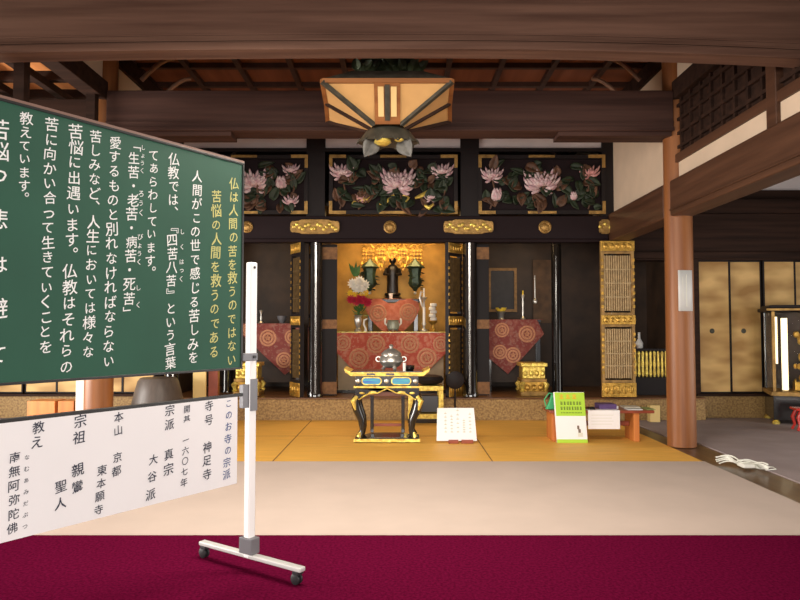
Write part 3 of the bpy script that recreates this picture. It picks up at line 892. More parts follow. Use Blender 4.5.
# framed hanging in the right bay
a = P(488, 268, 12.25); c = P(517, 312, 12.25)
t = thing('framed_panel', 'dark framed hanging with gold border above the yellow flower vase', 'framed panel', ((a.x+c.x)/2, 12.29, c.z))
W = (c.x-a.x)/2; H = a.z-c.z
MB().box(-W, W, -.05, -.002, 0, .05).box(-W, W, -.05, -.002, H-.05, H).box(-W, -W+.05, -.05, -.002, .05, H-.05).box(W-.05, W, -.05, -.002, .05, H-.05).build('panel_border', mat('brown gold border', (.22,.12,.04), .5, .3, .3, 20), t)
MB().box(-W+.05, W-.05, -.03, -.002, .05, H-.05).build('picture', mat('dark painting', (.015,.012,.014), .5, var=.4), t)
MB().box(W+.3, W+.75, -.03, -.002, -.2, H+.15).build('brown_panel', mat('brown silk', (.09,.045,.018), .6, var=.3), t)
# left bay
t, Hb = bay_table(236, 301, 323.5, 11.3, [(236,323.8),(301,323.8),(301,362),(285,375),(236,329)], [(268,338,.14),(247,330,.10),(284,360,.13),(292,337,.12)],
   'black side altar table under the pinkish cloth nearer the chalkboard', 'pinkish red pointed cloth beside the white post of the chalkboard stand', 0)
zbt2 = ZD+.007+Hb
p = P(261, 323, 11.5)
t = thing('small_candlestick', 'small silver candlestick above the pinkish cloth near white board post', 'candlestick', (p.x, 11.5, zbt2))
MB().lathe([(0,0),(.05,0),(.04,.02),(.015,.05),(.02,.10),(.012,.15),(.035,.22),(.03,.23),(0,.23)], 16).build('stick', SILVER, t)
p = P(282, 323, 11.5)
o = MB().lathe([(0,0),(.05,0),(.04,.03),(.075,.08),(.085,.13),(.075,.13),(.05,.07),(0,.07)], 18).build('offering_bowl', STEEL, loc=(p.x, 11.5, zbt2))
tag(o, 'small grey bowl above the pinkish cloth near white board post', 'bowl')

# carved gold stands
def gold_stand(px0, px1, py0, py1, Y, label):
    a = P(px0, py0, Y); c = P(px1, py1, Y)
    W = (c.x-a.x)/2; z0 = ZD+.007; H = a.z-z0
    t = thing('gilt_stand', label, 'carved stand', ((a.x+c.x)/2, Y+.2, z0), 0, 'carved gilt stands of the side bays')
    MB().box(-W, W, -.2, .2, H-.06, H).build('top_slab', GOLDB, t, .01)
    MB().box(-W*.85, W*.85, -.16, .16, H*.52, H-.061).build('carved_box', GOLDB, t, .01)
    m = MB()
    for k in range(4):
        m.ball((-W*.65+k*W*.43, -.17, H*.68), (W*.17, .03, H*.09), 10)
    m.build('relief', GOLDB, t)
    MB().box(-W*.95, W*.95, -.19, .19, H*.42, H*.519).build('waist', GOLDD, t, .006)
    for sx in (-1, 1):
        for sy in (-1, 1):
            MB().tube([(sx*W*.78, sy*.15, H*.42), (sx*W*.95, sy*.18, H*.33), (sx*W*.85, sy*.16, H*.18), (sx*W*.95, sy*.18, .07)], [.035,.045,.03,.04], 8).build('leg', GOLDB, t)
    MB().box(-W, W, -.2, .2, 0, .07).build('base', GOLDD, t, .006)
    m = MB()
    for k in range(3): m.ball((-W*.5+k*W*.5, -.17, H*.25), (W*.2, .03, H*.1), 10)
    m.box(-W*.7, W*.7, -.15, .15, .071, H*.419)
    m.build('lower_carving', GOLD, t)
gold_stand(521, 548, 363, 397, 10.55, 'carved gilt stand on the platform in front of the dusky red cloth')
gold_stand(233, 259, 363, 397, 10.55, 'carved gilt stand behind the white board post')

# gold railing, red cup and bottle behind the wide lattice door
a = P(633, 351, 10.75); c = P(668, 377, 10.75)
t = thing('gilt_railing', 'row of upright gilt bars between wide lattice door and reddish pillar', 'railing', ((a.x+c.x)/2, 10.75, ZD+.007))
W = (c.x-a.x)/2; z0 = c.z-ZD-.007; z1 = a.z-ZD-.007
for k in range(9):
    x = -W + (k+.5)*2*W/9
    MB().lathe([(.012,z0),(.026,z0+.05),(.018,z0+.15),(.026,(z0+z1)/2),(.018,z1-.12),(.024,z1-.03),(.012,z1)], 10, (x,0,0)).build('bar', GOLDB, t)
MB().box(-W-.03, W+.03, -.05, .05, z1+.001, z1+.04).build('top_rail', LACQD, t, .004)
MB().box(-W, W, -.05, .05, 0, z0-.001).build('plinth', LACQD, t, .004)
p = P(640, 350, 10.95)
t = thing('offering_table', 'dark side shelf behind the gilt bars holding a white bottle', 'table', (p.x+.2, 11.05, ZD+.007))
H = P(640, 349, 10.95).z-ZD-.007
MB().box(-.4, .45, -.15, .2, H-.04, H).build('table_top', LACQD, t, .004)
MB().box(-.36, .4, -.1, .16, 0, H-.041).build('body', DARKBR, t)
o = MB().lathe([(0,0),(.055,0),(.06,.1),(.02,.17),(.018,.26),(.024,.27),(0,.27)], 16).build('white_bottle', PAPERD, loc=(p.x, 10.98, t.location.z+H))
tag(o, 'small white bottle behind the wide gold lattice door', 'bottle')
o = MB().lathe([(0,0),(.05,0),(.065,.07),(.06,.07),(.045,.01),(0,.01)], 16).build('red_cup', REDF, loc=(p.x-.14, 10.94, t.location.z+H))
tag(o, 'dull red cup beside the small white bottle', 'cup')

# ---------------------------------------------------------------- black and gold desk in the middle
YD = G(387, 444).y
t = thing('incense_desk', 'black lacquered incense desk with gold trim and blue enamel ovals', 'desk', (P(387, 444, YD).x, YD+.2, .0125))
k = YD/F
def dz(py): return P(387, py, YD).z - .0125
hx = 32*k
dp = .21
MB().box(-hx*1.02, hx*1.02, -dp, dp, 0, dz(439.5)).build('foot_plinth', LACQ, t, .008)
m = MB().box(-hx*1.03, hx*1.03, -dp-.008, -dp-.0005, dz(442), dz(438.8))
m.build('plinth_trim', GOLDB, t)
b = MB()
b.prism([(-hx*.75, dz(439.5)+.001), (hx*.75, dz(439.5)+.001), (hx*.5, dz(437.5)), (-hx*.5, dz(437.5))], -dp+.01, dp-.01)
b.build('lower_board', LACQ, t, .006)
for sx in (-1, 1):
    for sy in (-1, 1):
        y = sy*(dp-.05)
        zz = [dz(p) for p in (397, 402, 410, 420, 430, 435, 439)]
        xx = [hx*q for q in (.93, .99, .93, .80, .76, .80, .86)]
        MB().tube([(sx*x, y, z) for x, z in zip(xx, zz)], [.052,.060,.056,.046,.036,.040,.046], 10).build('leg', LACQ, t)
    MB().tube([(sx*hx*.93, -dp+.002, dz(396)), (sx*hx*1.05, -dp-.005, dz(401)), (sx*hx*.98, -dp, dz(410))], [.02,.035,.012], 8).build('gold_mount', GOLDB, t)
    MB().tube([(sx*hx*.84, -dp+.01, dz(432)), (sx*hx*.88, -dp+.004, dz(437))], [.012,.03], 8).build('gold_mount', GOLDB, t)
for sx in (-1, 1):
    MB().box(sx*hx*.5-.022, sx*hx*.5+.022, dp-.075, dp-.04, dz(437), dz(396)-.001).build('inner_post', LACQ, t, .004)
MB().box(-hx*.5+.0225, hx*.5-.0225, dp-.07, dp-.045, dz(430.5), dz(427.5)).build('stretcher', REDL, t, .004)
ap = [(-hx, dz(388)), (-hx, dz(398))]
for i in range(13):
    q = -1 + 2*i/12
    ap.append((hx*.86*q, dz(398.5) + (dz(389.5)-dz(398.5))*(1-abs(q))**.8 + .012*math.cos(q*9)))
ap += [(hx, dz(398)), (hx, dz(388))]
MB().prism(ap, -dp+.01, -dp+.035).build('apron', LACQ, t, .003)
mm = MB()
mm.tube([(x, -dp+.008, z) for x, z in ap[1:-1]], .009, 6)
for i in (-1, 1):
    mm.ball((i*hx*.45, -dp+.005, dz(392.5)), (.05, .012, .02), 10); mm.ball((i*hx*.78, -dp+.005, dz(393)), (.035, .012, .015), 10)
mm.build('apron_gold', GOLDB, t)
MB().box(-hx+.01, hx-.01, -dp+.036, dp-.03, dz(396), dz(388)-.001).build('under_frame', mat('red brown board', (.14,.045,.025), .5), t)
MB().box(-hx*1.04, hx*1.04, -dp-.015, dp+.015, dz(388), dz(386)).build('waist_moulding', GOLDB, t, .004)
MB().box(-hx*.98, hx*.98, -dp, dp, dz(386)+.0005, dz(376)).build('waist_box', LACQ, t, .004)
for q in (-.48, .44):
    m = MB()
    M = Matrix.Rotation(PI/2, 4, 'X')
    x = hx*q
    def stadium(w, h, n=10):
        pp = []
        for i in range(n+1): th = -PI/2 + PI*i/n; pp.append((x + (w-h) + h*math.cos(th), dz(381) + h*math.sin(th)))
        for i in range(n+1): th = PI/2 + PI*i/n; pp.append((x - (w-h) + h*math.cos(th), dz(381) + h*math.sin(th)))
        return pp
    MB().prism(stadium(.125, .050), -dp-.006, -dp-.0005).build('oval_rim', GOLDB, t, .002)
    MB().prism(stadium(.110, .036), -dp-.010, -dp-.0065).build('enamel_oval', BLUE, t)
for q in (-.9, -.02, .88): MB().ball((hx*q, -dp-.004, dz(381)), (.03, .012, .03), 10).build('silver_stud', SILVER, t)
MB().box(-hx*1.12, hx*1.12, -dp-.03, dp+.03, dz(376)+.0005, dz(372)).build('desk_top', GOLDB, t, .005)
MB().box(-hx*1.10, hx*1.10, -dp-.02, dp+.02, dz(372)+.0005, dz(371.3)).build('top_panel', LACQ, t)
for sx in (-1, 1):
    m = MB().prism([(sx*hx*1.121, dz(376)), (sx*hx*1.30, dz(372)), (sx*hx*1.34, dz(368)), (sx*hx*1.22, dz(370)), (sx*hx*1.121, dz(371.5))], -dp-.03, dp+.03)
    m.build('upturned_end', GOLDB, t, .004)
for q in (-.5, .1): MB().box(hx*q-.05, hx*q+.05, -dp-.034, -dp-.0305, dz(375), dz(373)).build('dark_inlay', LACQ, t)
ztop = dz(371.3)+.0125
# silver burner on the desk
p = P(391, 372, YD+.1)
t2 = thing('silver_burner', 'round silver incense burner with knobbed lid on the black desk', 'incense burner', (p.x, YD+.17, ztop+.0005))
k2 = (YD+.17)/F
MB().lathe([(0,.03),(.05,.032),(.11,.06),(.148,.11),(.14,.16),(.115,.185),(.125,.195),(0,.195)], 28).build('bowl', SILVER, t2)
MB().lathe([(.124,.1955),(.12,.215),(.08,.25),(.03,.275),(.02,.285),(.032,.30),(.02,.32),(0,.328)], 28).build('lid', SILVER, t2)
for kk in range(3):
    th = -PI/2 + .5 + kk*2*PI/3
    MB().tube([(.075*math.cos(th), .075*math.sin(th), .052), (.10*math.cos(th), .10*math.sin(th), .02), (.095*math.cos(th), .095*math.sin(th), 0.006)], [.02,.022,.014], 8).build('foot', SILVER, t2)
for sx in (-1, 1):
    MB().torus((sx*.158, 0, .14), .03, .009, Matrix.Rotation(PI/2, 4, 'X'), 16, 6).build('ring_handle', SILVER, t2)
p = P(399.5, 372, YD+.06)
o = MB().lathe([(0,0),(.018,0),(.02,.09),(.022,.10),(.012,.10),(0,.09)], 14).build('white_pot', WHITEF, loc=(p.x+.06, YD+.05, ztop+.0005))
tag(o, 'little white stick pot between silver burner and little black bowl', 'pot')
p = P(408, 372, YD+.1)
o = MB().lathe([(0,0),(.045,0),(.06,.03),(.062,.065),(.055,.065),(.05,.03),(0,.02)], 18).build('black_bowl', LACQ, loc=(p.x+.02, YD+.12, ztop+.0005))
tag(o, 'little black bowl beside white stick pot on the desk top', 'bowl')

# gold stand with bell behind the desk
YG = G(431, 424).y
t = thing('bell_stand', 'small gold table with black lower frame, behind the black desk', 'small table', (P(426, 424, YG).x, YG+.22, .0125))
k = YG/F; W = 17.5*k
def gz(py): return P(431, py, YG).z - .0125
MB().box(-W, W, -.22, .22, gz(391), gz(386)).build('table_top', GOLDB, t, .008)
for sx in (-1, 1):
    for sy in (-1, 1):
        MB().box(sx*(W-.035)-.035, sx*(W-.035)+.035, sy*.18-.035, sy*.18+.035, gz(414), gz(391)-.0005).build('leg', GOLDB, t, .008)
MB().box(-W*1.02, W*1.02, -.225, .225, gz(419), gz(414)-.0005).build('gold_rail', GOLDB, t, .006)
MB().box(-W*1.04, W*1.04, -.23, .23, 0, gz(419)-.0005).build('black_base', LACQ, t, .006)
MB().box(-W+.075, W-.075, -.1, .1, gz(413), gz(397)).build('inner_panel', mat('blue grey panel', (.06,.065,.08), .4), t)
zz = gz(386)+.0125
o = MB().lathe([(0,0),(.10,0),(.19,.035),(.215,.08),(.19,.13),(.10,.15),(0,.15)], 28).build('bell_cushion', LACQD, loc=(t.location.x+.06, YG+.21, zz+.0005))
tag(o, 'flat round black bell cushion on the small gold table', 'cushion')
# black bell on slender stand
p = P(455, 396, 10.08)
yq = 10.08
t = thing('gong_stand', 'round black gong on a slender stand above the white sign board', 'gong', (P(455, 396, yq-.0).x, yq-.0, .0125))
zc = P(455, 380, yq).z-.0125
MB().lathe([(0,-.05),(.08,-.05),(.13,-.03),(.135,.03),(.08,.05),(0,.05)], 28, (0,0,zc), Matrix.Rotation(PI/2, 4, 'X')).build('gong', LACQD, t)
MB().cyl((0,0,.03), (0,0,zc-.129), .014, None, 10).build('pole', LACQD, t)
MB().lathe([(0,0),(.07,0),(.06,.02),(.016,.03),(0,.03)], 20).build('foot', LACQD, t)

# leaning white sign
YS = G(457, 444).y
a = P(437, 409, YS); c = P(476, 441, YS)
t = thing('white_sign', 'white square sign board leaning on two small feet on the tatami', 'sign', ((a.x+c.x)/2, YS, .0125))
W = (c.x-a.x)/2
z0 = c.z-.0125; z1 = a.z-.0125
tl = .10
MB().poly([(-W-.005,0,z0),(W+.012,0,z0),(W-.012,tl,z1),(-W+.008,tl,z1),(-W-.005,.018,z0),(W+.012,.018,z0),(W-.012,tl+.018,z1),(-W+.008,tl+.018,z1)],
          [(0,1,2,3),(7,6,5,4),(0,4,5,1),(1,5,6,2),(2,6,7,3),(3,7,4,0)]).build('board', PAPER, t, .003)
m = MB()
for k in range(5):
    x = -.13+.075*k; h = (.26,.22,.30,.16,.25)[k]
    for q in range(6):
        z = z0+.10+h*q/6
        y = tl*(z-z0)/(z1-z0)-.0015
        m.box(x-.015, x+.015, y-.0005, y+.0005, z, z+.012); m.box(x-.002, x+.002, y-.0005, y+.0005, z, z+.03)
m.build('faint_writing', FAINT, t, smooth=False)
for x0, x1, mt in ((-.10, .02, REDL), (.055, .20, REDL)):
    MB().box(x0, x1, -.05, .14, 0, z0-.0005).box(x0, x1, -.05, -.025, z0-.0005, z0+.02).build('foot', mt, t, .004)

# low bench with leaflets
YN = G(600, 443).y
xa = P(550, 443, YN).x; xb = P(655, 443, YN).x
t = thing('low_bench', 'low red brown lacquered bench by the pillar, spread with leaflets', 'bench', ((xa+xb)/2, YN+.2, .0125))
W = (xb-xa)/2
def bz(py): return P(600, py, YN).z-.0125
H = bz(410.5)
MB().box(-W, W, -.2, .2, H-.035, H).build('bench_top', REDL, t, .005)
for x in (-W+.075, W-.21):
    MB().box(x-.035, x+.035, -.17, .17, 0, H-.0355).build('leg', ORANGEW, t, .006)
MB().box(-W+.115, W-.25, -.02, .02, H*.45, H*.6).build('stretcher', REDL, t, .004)
zb_ = H+.0125
# green poster
a = P(556, 392, YN-.03); c = P(587, 441, YN-.03)
W2 = (c.x-a.x)/2; HP = a.z-.014
t = thing('green_poster', 'lime green and white poster board propped against the bench front', 'poster', ((a.x+c.x)/2, YN-.045, .0128))
top_sh = -.035
def pquad(x0, x1, q0, q1, d, th=.0006):
    vs = []
    for y in (-d, -d-th):
        for x, q in ((x0,q0),(x1,q0),(x1,q1),(x0,q1)):
            vs.append((x*W2 + top_sh*q, y+.02*q, q*HP))
    return vs, [(0,1,2,3),(7,6,5,4),(0,4,5,1),(1,5,6,2),(2,6,7,3),(3,7,4,0)]
MB().poly(*pquad(-1, 1, 0, 1, 0, .02)).build('board', PAPER, t, .002)
MB().poly(*pquad(-.93, 1, .53, .995, .0203)).build('green_field', LIME, t, smooth=False)
MB().poly(*pquad(-1, 1, .0, .07, .0203)).build('green_strip', LIME, t, smooth=False)
m = MB()
for k in range(3):
    x = -.5+.42*k
    for (u0,u1,q0,q1) in ((-.13,.13,.935,.95),(-.09,.09,.905,.918),(-.13,.13,.87,.885),(-.02,.02,.865,.96),(-.12,-.07,.87,.90),(.07,.12,.87,.90)):
        m.poly(*pquad(x+u0, x+u1, q0, q1, .0212))
m.build('orange_print', ORANGEP, t, smooth=False)
m = MB()
for row, (q, n) in enumerate(((.755, 7), (.655, 8))):
    for k in range(n):
        x = -.62+1.42*(k+.5)/n
        w = .42/n
        for dq in (0, .022, .044): m.poly(*pquad(x-w, x+w, q+dq, q+dq+.011, .0212))
        m.poly(*pquad(x-w*.3+.05*((k*7) % 3-1), x+w*.1+.05*((k*7) % 3-1), q-.008, q+.062, .0212))
m.build('black_print', BLACKP, t, smooth=False)
m = MB()
for k in range(14): m.poly(*pquad(-.6+.1*k, -.54+.1*k, .585, .60, .0212))
m.build('small_print', BLACKP, t, smooth=False)
m = MB()
for (x, q, w, h, s_) in ((.46,.31,.10,.035,0),):
    vs = []
    m.poly(*pquad(.38, .52, .27, .34, .0212)); m.poly(*pquad(.44, .6, .2, .27, .0212))
m.build('small_figure', mat('brown grey print', (.18,.14,.11), .7), t, smooth=False)
m = MB(); m.poly(*pquad(.4, .72, .12, .2, .0212)); m.build('pale_print', FAINT, t, smooth=False)
# green pouch
p = P(549, 410, YN+.05)
t = thing('green_pouch', 'small green plastic pouch on the bench end beside lime poster', 'pouch', (p.x+.05, YN+.13, zb_+.0005))
MB().prism([(-.08,0),(.05,0),(.06,.05),(.04,.17),(.0,.19),(-.03,.1)], -.03, .03).build('body', GREENP, t, .01)
MB().tube([(-.07,0,.04),(-.09,0,.12),(-.03,0,.2),(.03,0,.19)], .008, 8).build('strap', GREENP, t)
# violet book, magazines, leaflets
def onb(px, dy): return P(px, 410, YN+dy).x
def flat(name, px0, px1, y0, y1, h, m_, label, cat, z=0):
    x0 = onb(px0, (y0+y1)/2); x1 = onb(px1, (y0+y1)/2)
    o = MB().box(x0, x1, YN+y0, YN+y1, zb_+.0005+z, zb_+h+z).build(name, m_, None, .003)
    return tag(o, label, cat)
flat('cloth_book', 597, 614, .12, .33, .062, VIOLET, 'thick violet cloth book on the bench right of lime poster', 'book')
flat('black_stamp_pad', 588.5, 594, .06, .16, .03, LACQ, 'little black box on the bench next to violet book', 'box')
flat('white_slip', 614.5, 616.5, .15, .3, .035, PAPER, 'narrow white card edge beside the violet book', 'card')
flat('magazine', 622, 638, .19, .37, .02, mat('cream cover', (.65,.60,.48), .6), 'cream magazine lying at the back of the bench', 'magazine')
flat('magazine', 626, 641, .02, .165, .014, mat('pale grey cover', (.62,.64,.62), .5), 'pale grey magazine lying at the front edge of bench', 'magazine')
flat('leaflet', 643, 652, .05, .3, .008, mat('olive leaflet', (.30,.36,.12), .6), 'olive green leaflet lying on the bench end near pillar', 'leaflet')
a = P(588, 413.5, YN-.006); c = P(620, 429, YN-.006)
t = thing('hanging_notice', 'white paper notice hanging from the front edge of the bench', 'paper notice', ((a.x+c.x)/2, YN-.006, c.z))
W = (c.x-a.x)/2; Hn = zb_+.003-c.z
MB().box(-W, W, -.0015, .0015, 0, Hn).box(-W, W, .0016, .14, Hn-.002, Hn).build('sheet', PAPER, t)
m = MB()
for k in range(4): m.box(-W*.8, W*(.5+.1*(k % 2)), -.0024, -.0016, Hn*(.25+.16*k), Hn*(.25+.16*k)+.006)
m.build('faint_writing', FAINT, t, smooth=False)
# cream box between bench and pillar
p = P(655, 420, YN+.6)
o = MB().box(-.075, .075, -.06, .06, 0, .25).build('cream_box', CREAM, None, .006, loc=(P(655, 412, 10.02).x-.02, 10.02, .0125))
o = tag(o, 'upright cream wooden box behind the bench beside reddish pillar', 'box')
# dark round seat behind bench
p = P(650, 425, YN+.5)

# cords over the sill
t = thing('cord_bundle', 'tangled bundle of white cords lying across the dark sill', 'cord', (G(746, 469).x-.03, G(746, 469).y, .02))
r2 = random.Random(5)
for k in range(5):
    pts_ = []
    ph = r2.uniform(0, 6)
    for i in range(26):
        u = i/25
        pts_.append((-.14+.28*u + .035*math.sin(ph+u*13), .20-.42*u+.05*math.cos(ph+u*11), .016+.014*k+.012*math.sin(u*17+ph)))
    MB().tube(pts_, .0075, 6).build('cord_loop', CORD, t)
MB().tube([(.12,-.2,.012),(.24,-.16,.012),(.27,-.06,.010),(.18,.04,.01),(.08,.1,.012)], .006, 6).build('cord_tail', CORD, t)
MB().box(-.05, .06, -.12, .02, .012, .05).build('plug_block', CORD, t, .006)

# ---------------------------------------------------------------- glass case at right
YK = 9.55
cx = P(800, 400, YK+.3).x + .02
t = thing('shrine_case', 'glass shrine case with a glowing tube and its reflection beside the gold sliding doors', 'display case', (cx, YK+.42, .0185), math.radians(-20))
hw = .36
zc0 = P(780, 393, YK).z-.0185; zc1 = P(780, 318, YK).z-.0185; zr = P(780, 311, YK).z-.0185
MB().box(-hw, hw, -hw, hw, .06, zc0-.06).build('cabinet', LACQ, t, .006)
MB().box(-hw-.03, hw+.03, -hw-.03, hw+.03, zc0-.0595, zc0).build('shelf_moulding', GOLDD, t, .006)
for sx in (-1, 1):
    for sy in (-1, 1):
        MB().box(sx*(hw-.02)-.02, sx*(hw-.02)+.02, sy*(hw-.02)-.02, sy*(hw-.02)+.02, zc0+.0005, zr-.0005).build('corner_post', LACQ if (sx, sy) != (-1, -1) else GOLDD, t, .003)
        MB().lathe([(0,0),(.05,0),(.055,.03),(.03,.05),(.04,.059)], 14, (sx*(hw-.03), sy*(hw-.03), 0)).build('foot', GOLDB, t)
MB().box(-hw-.07, hw+.07, -hw-.07, hw+.07, zr, zr+.05).box(-hw-.03, hw+.03, -hw-.03, hw+.03, zr+.0505, zr+.09).build('roof', LACQD, t, .01)
MB().box(-hw-.075, hw+.075, -hw-.078, -hw-.071, zr+.01, zr+.04).build('roof_trim', GOLDD, t)
m = MB()
m.box(-hw+.04, hw-.04, -hw+.012, -hw+.016, zc0+.001, zr-.001).box(-hw+.012, -hw+.016, -hw+.04, hw-.04, zc0+.001, zr-.001)
m.build('glass_pane', GLASS, t)
m = MB().box(-hw+.02, hw-.02, hw-.06, hw-.04, zc0+.001, zr-.001)
m.build('back_panel', DARKBR, t)
for x, y, q0, q1 in ((-hw+.17, -hw+.075, zc0+.02, zc1), (-hw+.06, -hw+.10, zc0+.40, zc1+.02)):  # second, thinner glowing tube imitates a reflection of the first
    MB().cyl((x, y, q0), (x, y, q1), (.042 if y < -hw+.09 else .026), None, 14).build('tube_and_reflection', TUBE, t)
m = MB()
for k in range(30):
    z = zc0 + .05 + (zr-zc0-.3)*rng.random()
    m.ball((rng.uniform(.0, hw-.08), rng.uniform(-.05, .15), z), (rng.uniform(.02,.05), .03, rng.uniform(.03,.07)), 8)
m.box(-.02, hw-.06, -.04, .14, zc0+.001, zc0+.12)
m.build('gilt_carving', GOLD, t)
p = P(794, 418, 9.25)
t = thing('red_stool', 'small red lacquered stool at the foot of shrine case', 'stool', (p.x+.14, 9.1, .0185), math.radians(-10))
MB().box(-.22, .22, -.12, .12, .28, .31).build('stool_top', REDLB, t, .008)
for sx in (-1, 1):
    for sy in (-1, 1):
        MB().tube([(sx*.15, sy*.08, .279), (sx*.19, sy*.095, .18), (sx*.17, sy*.085, .08), (sx*.20, sy*.1, .012)], [.025,.026,.018,.018], 8).build('leg', REDLB, t)
MB().box(-.15, .15, -.085, -.065, .20, .2795).build('apron', REDLB, t, .004)

# ---------------------------------------------------------------- left side things glimpsed under the board
p = P(155, 400, 9.75)
o = MB().lathe([(.40,0),(.42,.03),(.36,.30),(.31,.52),(.27,.66),(.24,.70),(.0,.72)], 36).build('covered_drum', GREYCLOTH, None, loc=(P(158, 400, 9.4).x, 9.4, .0125))
tag(o, 'grey tapered drum seen in the gap under the chalkboard', 'drum')
p = P(200, 390, 9.85)
o = MB().box(-.10, .09, -.02, .02, 0, .95).build('cream_board', CREAM, None, .004, loc=(p.x, 9.85, .0125))  # added strip standing in for the lit side of the post
tag(o, 'upright cream wooden board between grey tapered drum and brown square post', 'board')
p = P(212, 390, 9.95)
o = MB().box(-.07, .07, -.05, .05, 0, 1.0).build('brown_post', REDL, None, .004, loc=(p.x+.02, 9.98, .0125))
tag(o, 'brown square post touching the upright cream board under the chalkboard', 'post', kind='thing')
p = P(86.5, 400, 8.2)
o = MB().box(-.09, .09, -.02, .02, 0, .95).build('pillar_highlight', WHITEF, None, .004, loc=(P(87, 400, 8.22).x-.04, 8.22, .0125))  # the pillar's sunlit edge, built as an added pale strip
tag(o, 'pale upright board touching the brown pillar under the chalkboard', 'board')
for px0, px1, l in ((25, 53, 'orange wooden box on blue cloth under the chalkboard, farther from pillar'), (56, 72, 'orange wooden box on blue cloth under the chalkboard, nearer the pillar')):
    a = P(px0, 402, 8.6); c = P(px1, 402, 8.6)
    t = thing('wooden_box', l, 'box', ((a.x+c.x)/2, 8.8, .14), 0, 'orange boxes under the chalkboard')
    W = (c.x-a.x)/2; zt2 = P(40, 401.5, 8.6).z-.14
    MB().box(-W, W, -.15, .15, 0, zt2).build('body', ORANGEW, t, .006)
    MB().ball((W*.3, -.152, zt2*.4), (.03,.012,.03), 10).build('knob', LACQ, t)
a = P(18, 405, 8.55); c = P(76, 405, 8.55)
o = MB().box(a.x, c.x, 8.55, 9.05, .0185, .139).build('blue_cloth_block', mat('blue grey cloth', (.12,.15,.24), .8, var=.2), None, .01)
tag(o, 'low blue grey covered block under the two orange boxes', 'block')

# ---------------------------------------------------------------- hanging lantern
YL = 6.55
pc = P(388, 100, YL)
zrim = P(388, 81, YL-.45).z
t = thing('hexagonal_lantern', 'large hanging lantern with tan paper panels and grey metal leaves below', 'lantern', (pc.x, YL, 0))
rx = 66/F*(YL-.45); rxf = 62/F*(YL+.42)
rim = [(-rx, -.45), (rx, -.45), (rx*1.02, 0), (rxf, .42), (-rxf, .42), (-rx*1.02, 0)]
zfar = P(388, 121, YL+.42).z
zh = P(388, 124, YL-.14).z
zr_ = zrim
def zz_of(y): return zrim + (zfar-zrim)*(y+.45)/.87
hub = [(-.13, -.14), (.13, -.14), (.17, 0), (.13, .14), (-.13, .14), (-.17, 0)]
R = [Vector((x, y, zz_of(y))) for x, y in rim]; Hb_ = [Vector((x, y, zh)) for x, y in hub]
for i in range(6):
    j = (i+1) % 6
    a_, b_, c_, d_ = R[i], R[j], Hb_[j], Hb_[i]
    MB().poly([a_, b_, c_, d_], [(0,1,2,3)]).build('paper_panel', LAMPP, t, solid=.006, smooth=False)
for i in range(6):
    MB().bar(R[i]+Vector((0,-.012,-.012)), Hb_[i]+Vector((0,-.012,-.012)), .045, .03).build('rib', BRONZE if i in (0, 1) else DARKW, t)
m = MB()
for i in range(6):
    m.bar(R[i], R[(i+1) % 6], .04, .04)
m.build('rim_frame', LAMPR, t)
m = MB()
# roof plate above the rim, slightly domed, with upturned corners
n = 6
top = [Vector((v.x*1.0, v.y*1.0, v.z+.022)) for v in R]
ap_ = Vector((0, 0, zrim+.30))
mid = [Vector((v.x*.55, v.y*.8, zrim+.13)) for v in R]
vs = top + mid + [Vector((v.x*.16, v.y*.4, zrim+.17)) for v in R]
fs = []
for i in range(6):
    j = (i+1) % 6
    fs += [(i, j, 6+j, 6+i), (6+i, 6+j, 12+j, 12+i)]
fs.append(tuple(12+i for i in range(6)))
m.poly(vs, fs)
m.build('roof', BRONZE, t, smooth=False)
# central band with two light slats
cw = 13.2/F*(YL-.4)
a0 = Vector((-.0, -.45, zrim)); h0 = Vector((0, -.16, zh))
def band(x0, x1, q0, q1, d):
    nrm = Vector((0, -(zrim-zh), -.29)).normalized()
    pts_ = []
    for dd in (d, d+.012):
        for x, q in ((x0,q0),(x1,q0),(x1,q1),(x0,q1)):
            v = a0.lerp(h0, q) + nrm*dd; v.x = x; pts_.append(v)
    return pts_, [(0,1,2,3),(7,6,5,4),(0,4,5,1),(1,5,6,2),(2,6,7,3),(3,7,4,0)]
MB().poly(*band(-cw, cw, -.02, 1.0, .006)).build('middle_band', LAMPR, t, smooth=False)
PSL = mat('pale slat', (.68,.47,.20), .6)
for q0, q1 in ((-.72,-.28), (.28,.72)): MB().poly(*band(cw*q0, cw*q1, .1, .8, .019)).build('light_slat', PSL, t, smooth=False)
m = MB(); m.poly(*band(-cw*.2, cw*.2, .06, .9, .019)); m.build('dark_slat', BRONZE, t, smooth=False)
# hub with crown plate and leaves
zq = P(388, 141, YL-.1).z
m = MB().lathe([(.16, zh-.005), (.22, zh-.04), (.30, zq+.01), (.24, zq+.015), (.10, zq+.04), (0, zq+.04)], 20, (0,0,0), Matrix.Diagonal((1,.6,1,1)))
for k in range(10):
    th = 2*PI*k/10
    m.leaf((.25*math.cos(th), .15*math.sin(th), zq+.03), (math.cos(th), .6*math.sin(th), -.8), .075, .09, (math.cos(th), math.sin(th), .5), .15)
m.build('hub_crown', BRONZE, t, solid=.006)
MB().lathe([(0,0),(.05,.005),(.085,.03),(.075,.06),(.05,.075),(0,.075)], 20, (-.05, -.1, zq-.045)).build('gilt_boss', GOLDB, t)
MB().ball((.11, -.14, zq-.0), (.045,.035,.02), 10).build('gilt_bead', GOLDB, t)
def metal_leaf(sx):
    m = MB()
    m.leaf((sx*.135, -.05, zq+.03), (sx*.55, -.12, -1), .215, .17, (-sx*.5, -1, .1), .10, 7)
    m.leaf((sx*.15, -.02, zq+.03), (sx*.1, -.1, -1), .13, .12, (-sx*.3, -1, .1), .1, 6)
    m.build('metal_leaf', LEADG, t, solid=.012)
metal_leaf(-1); metal_leaf(1)
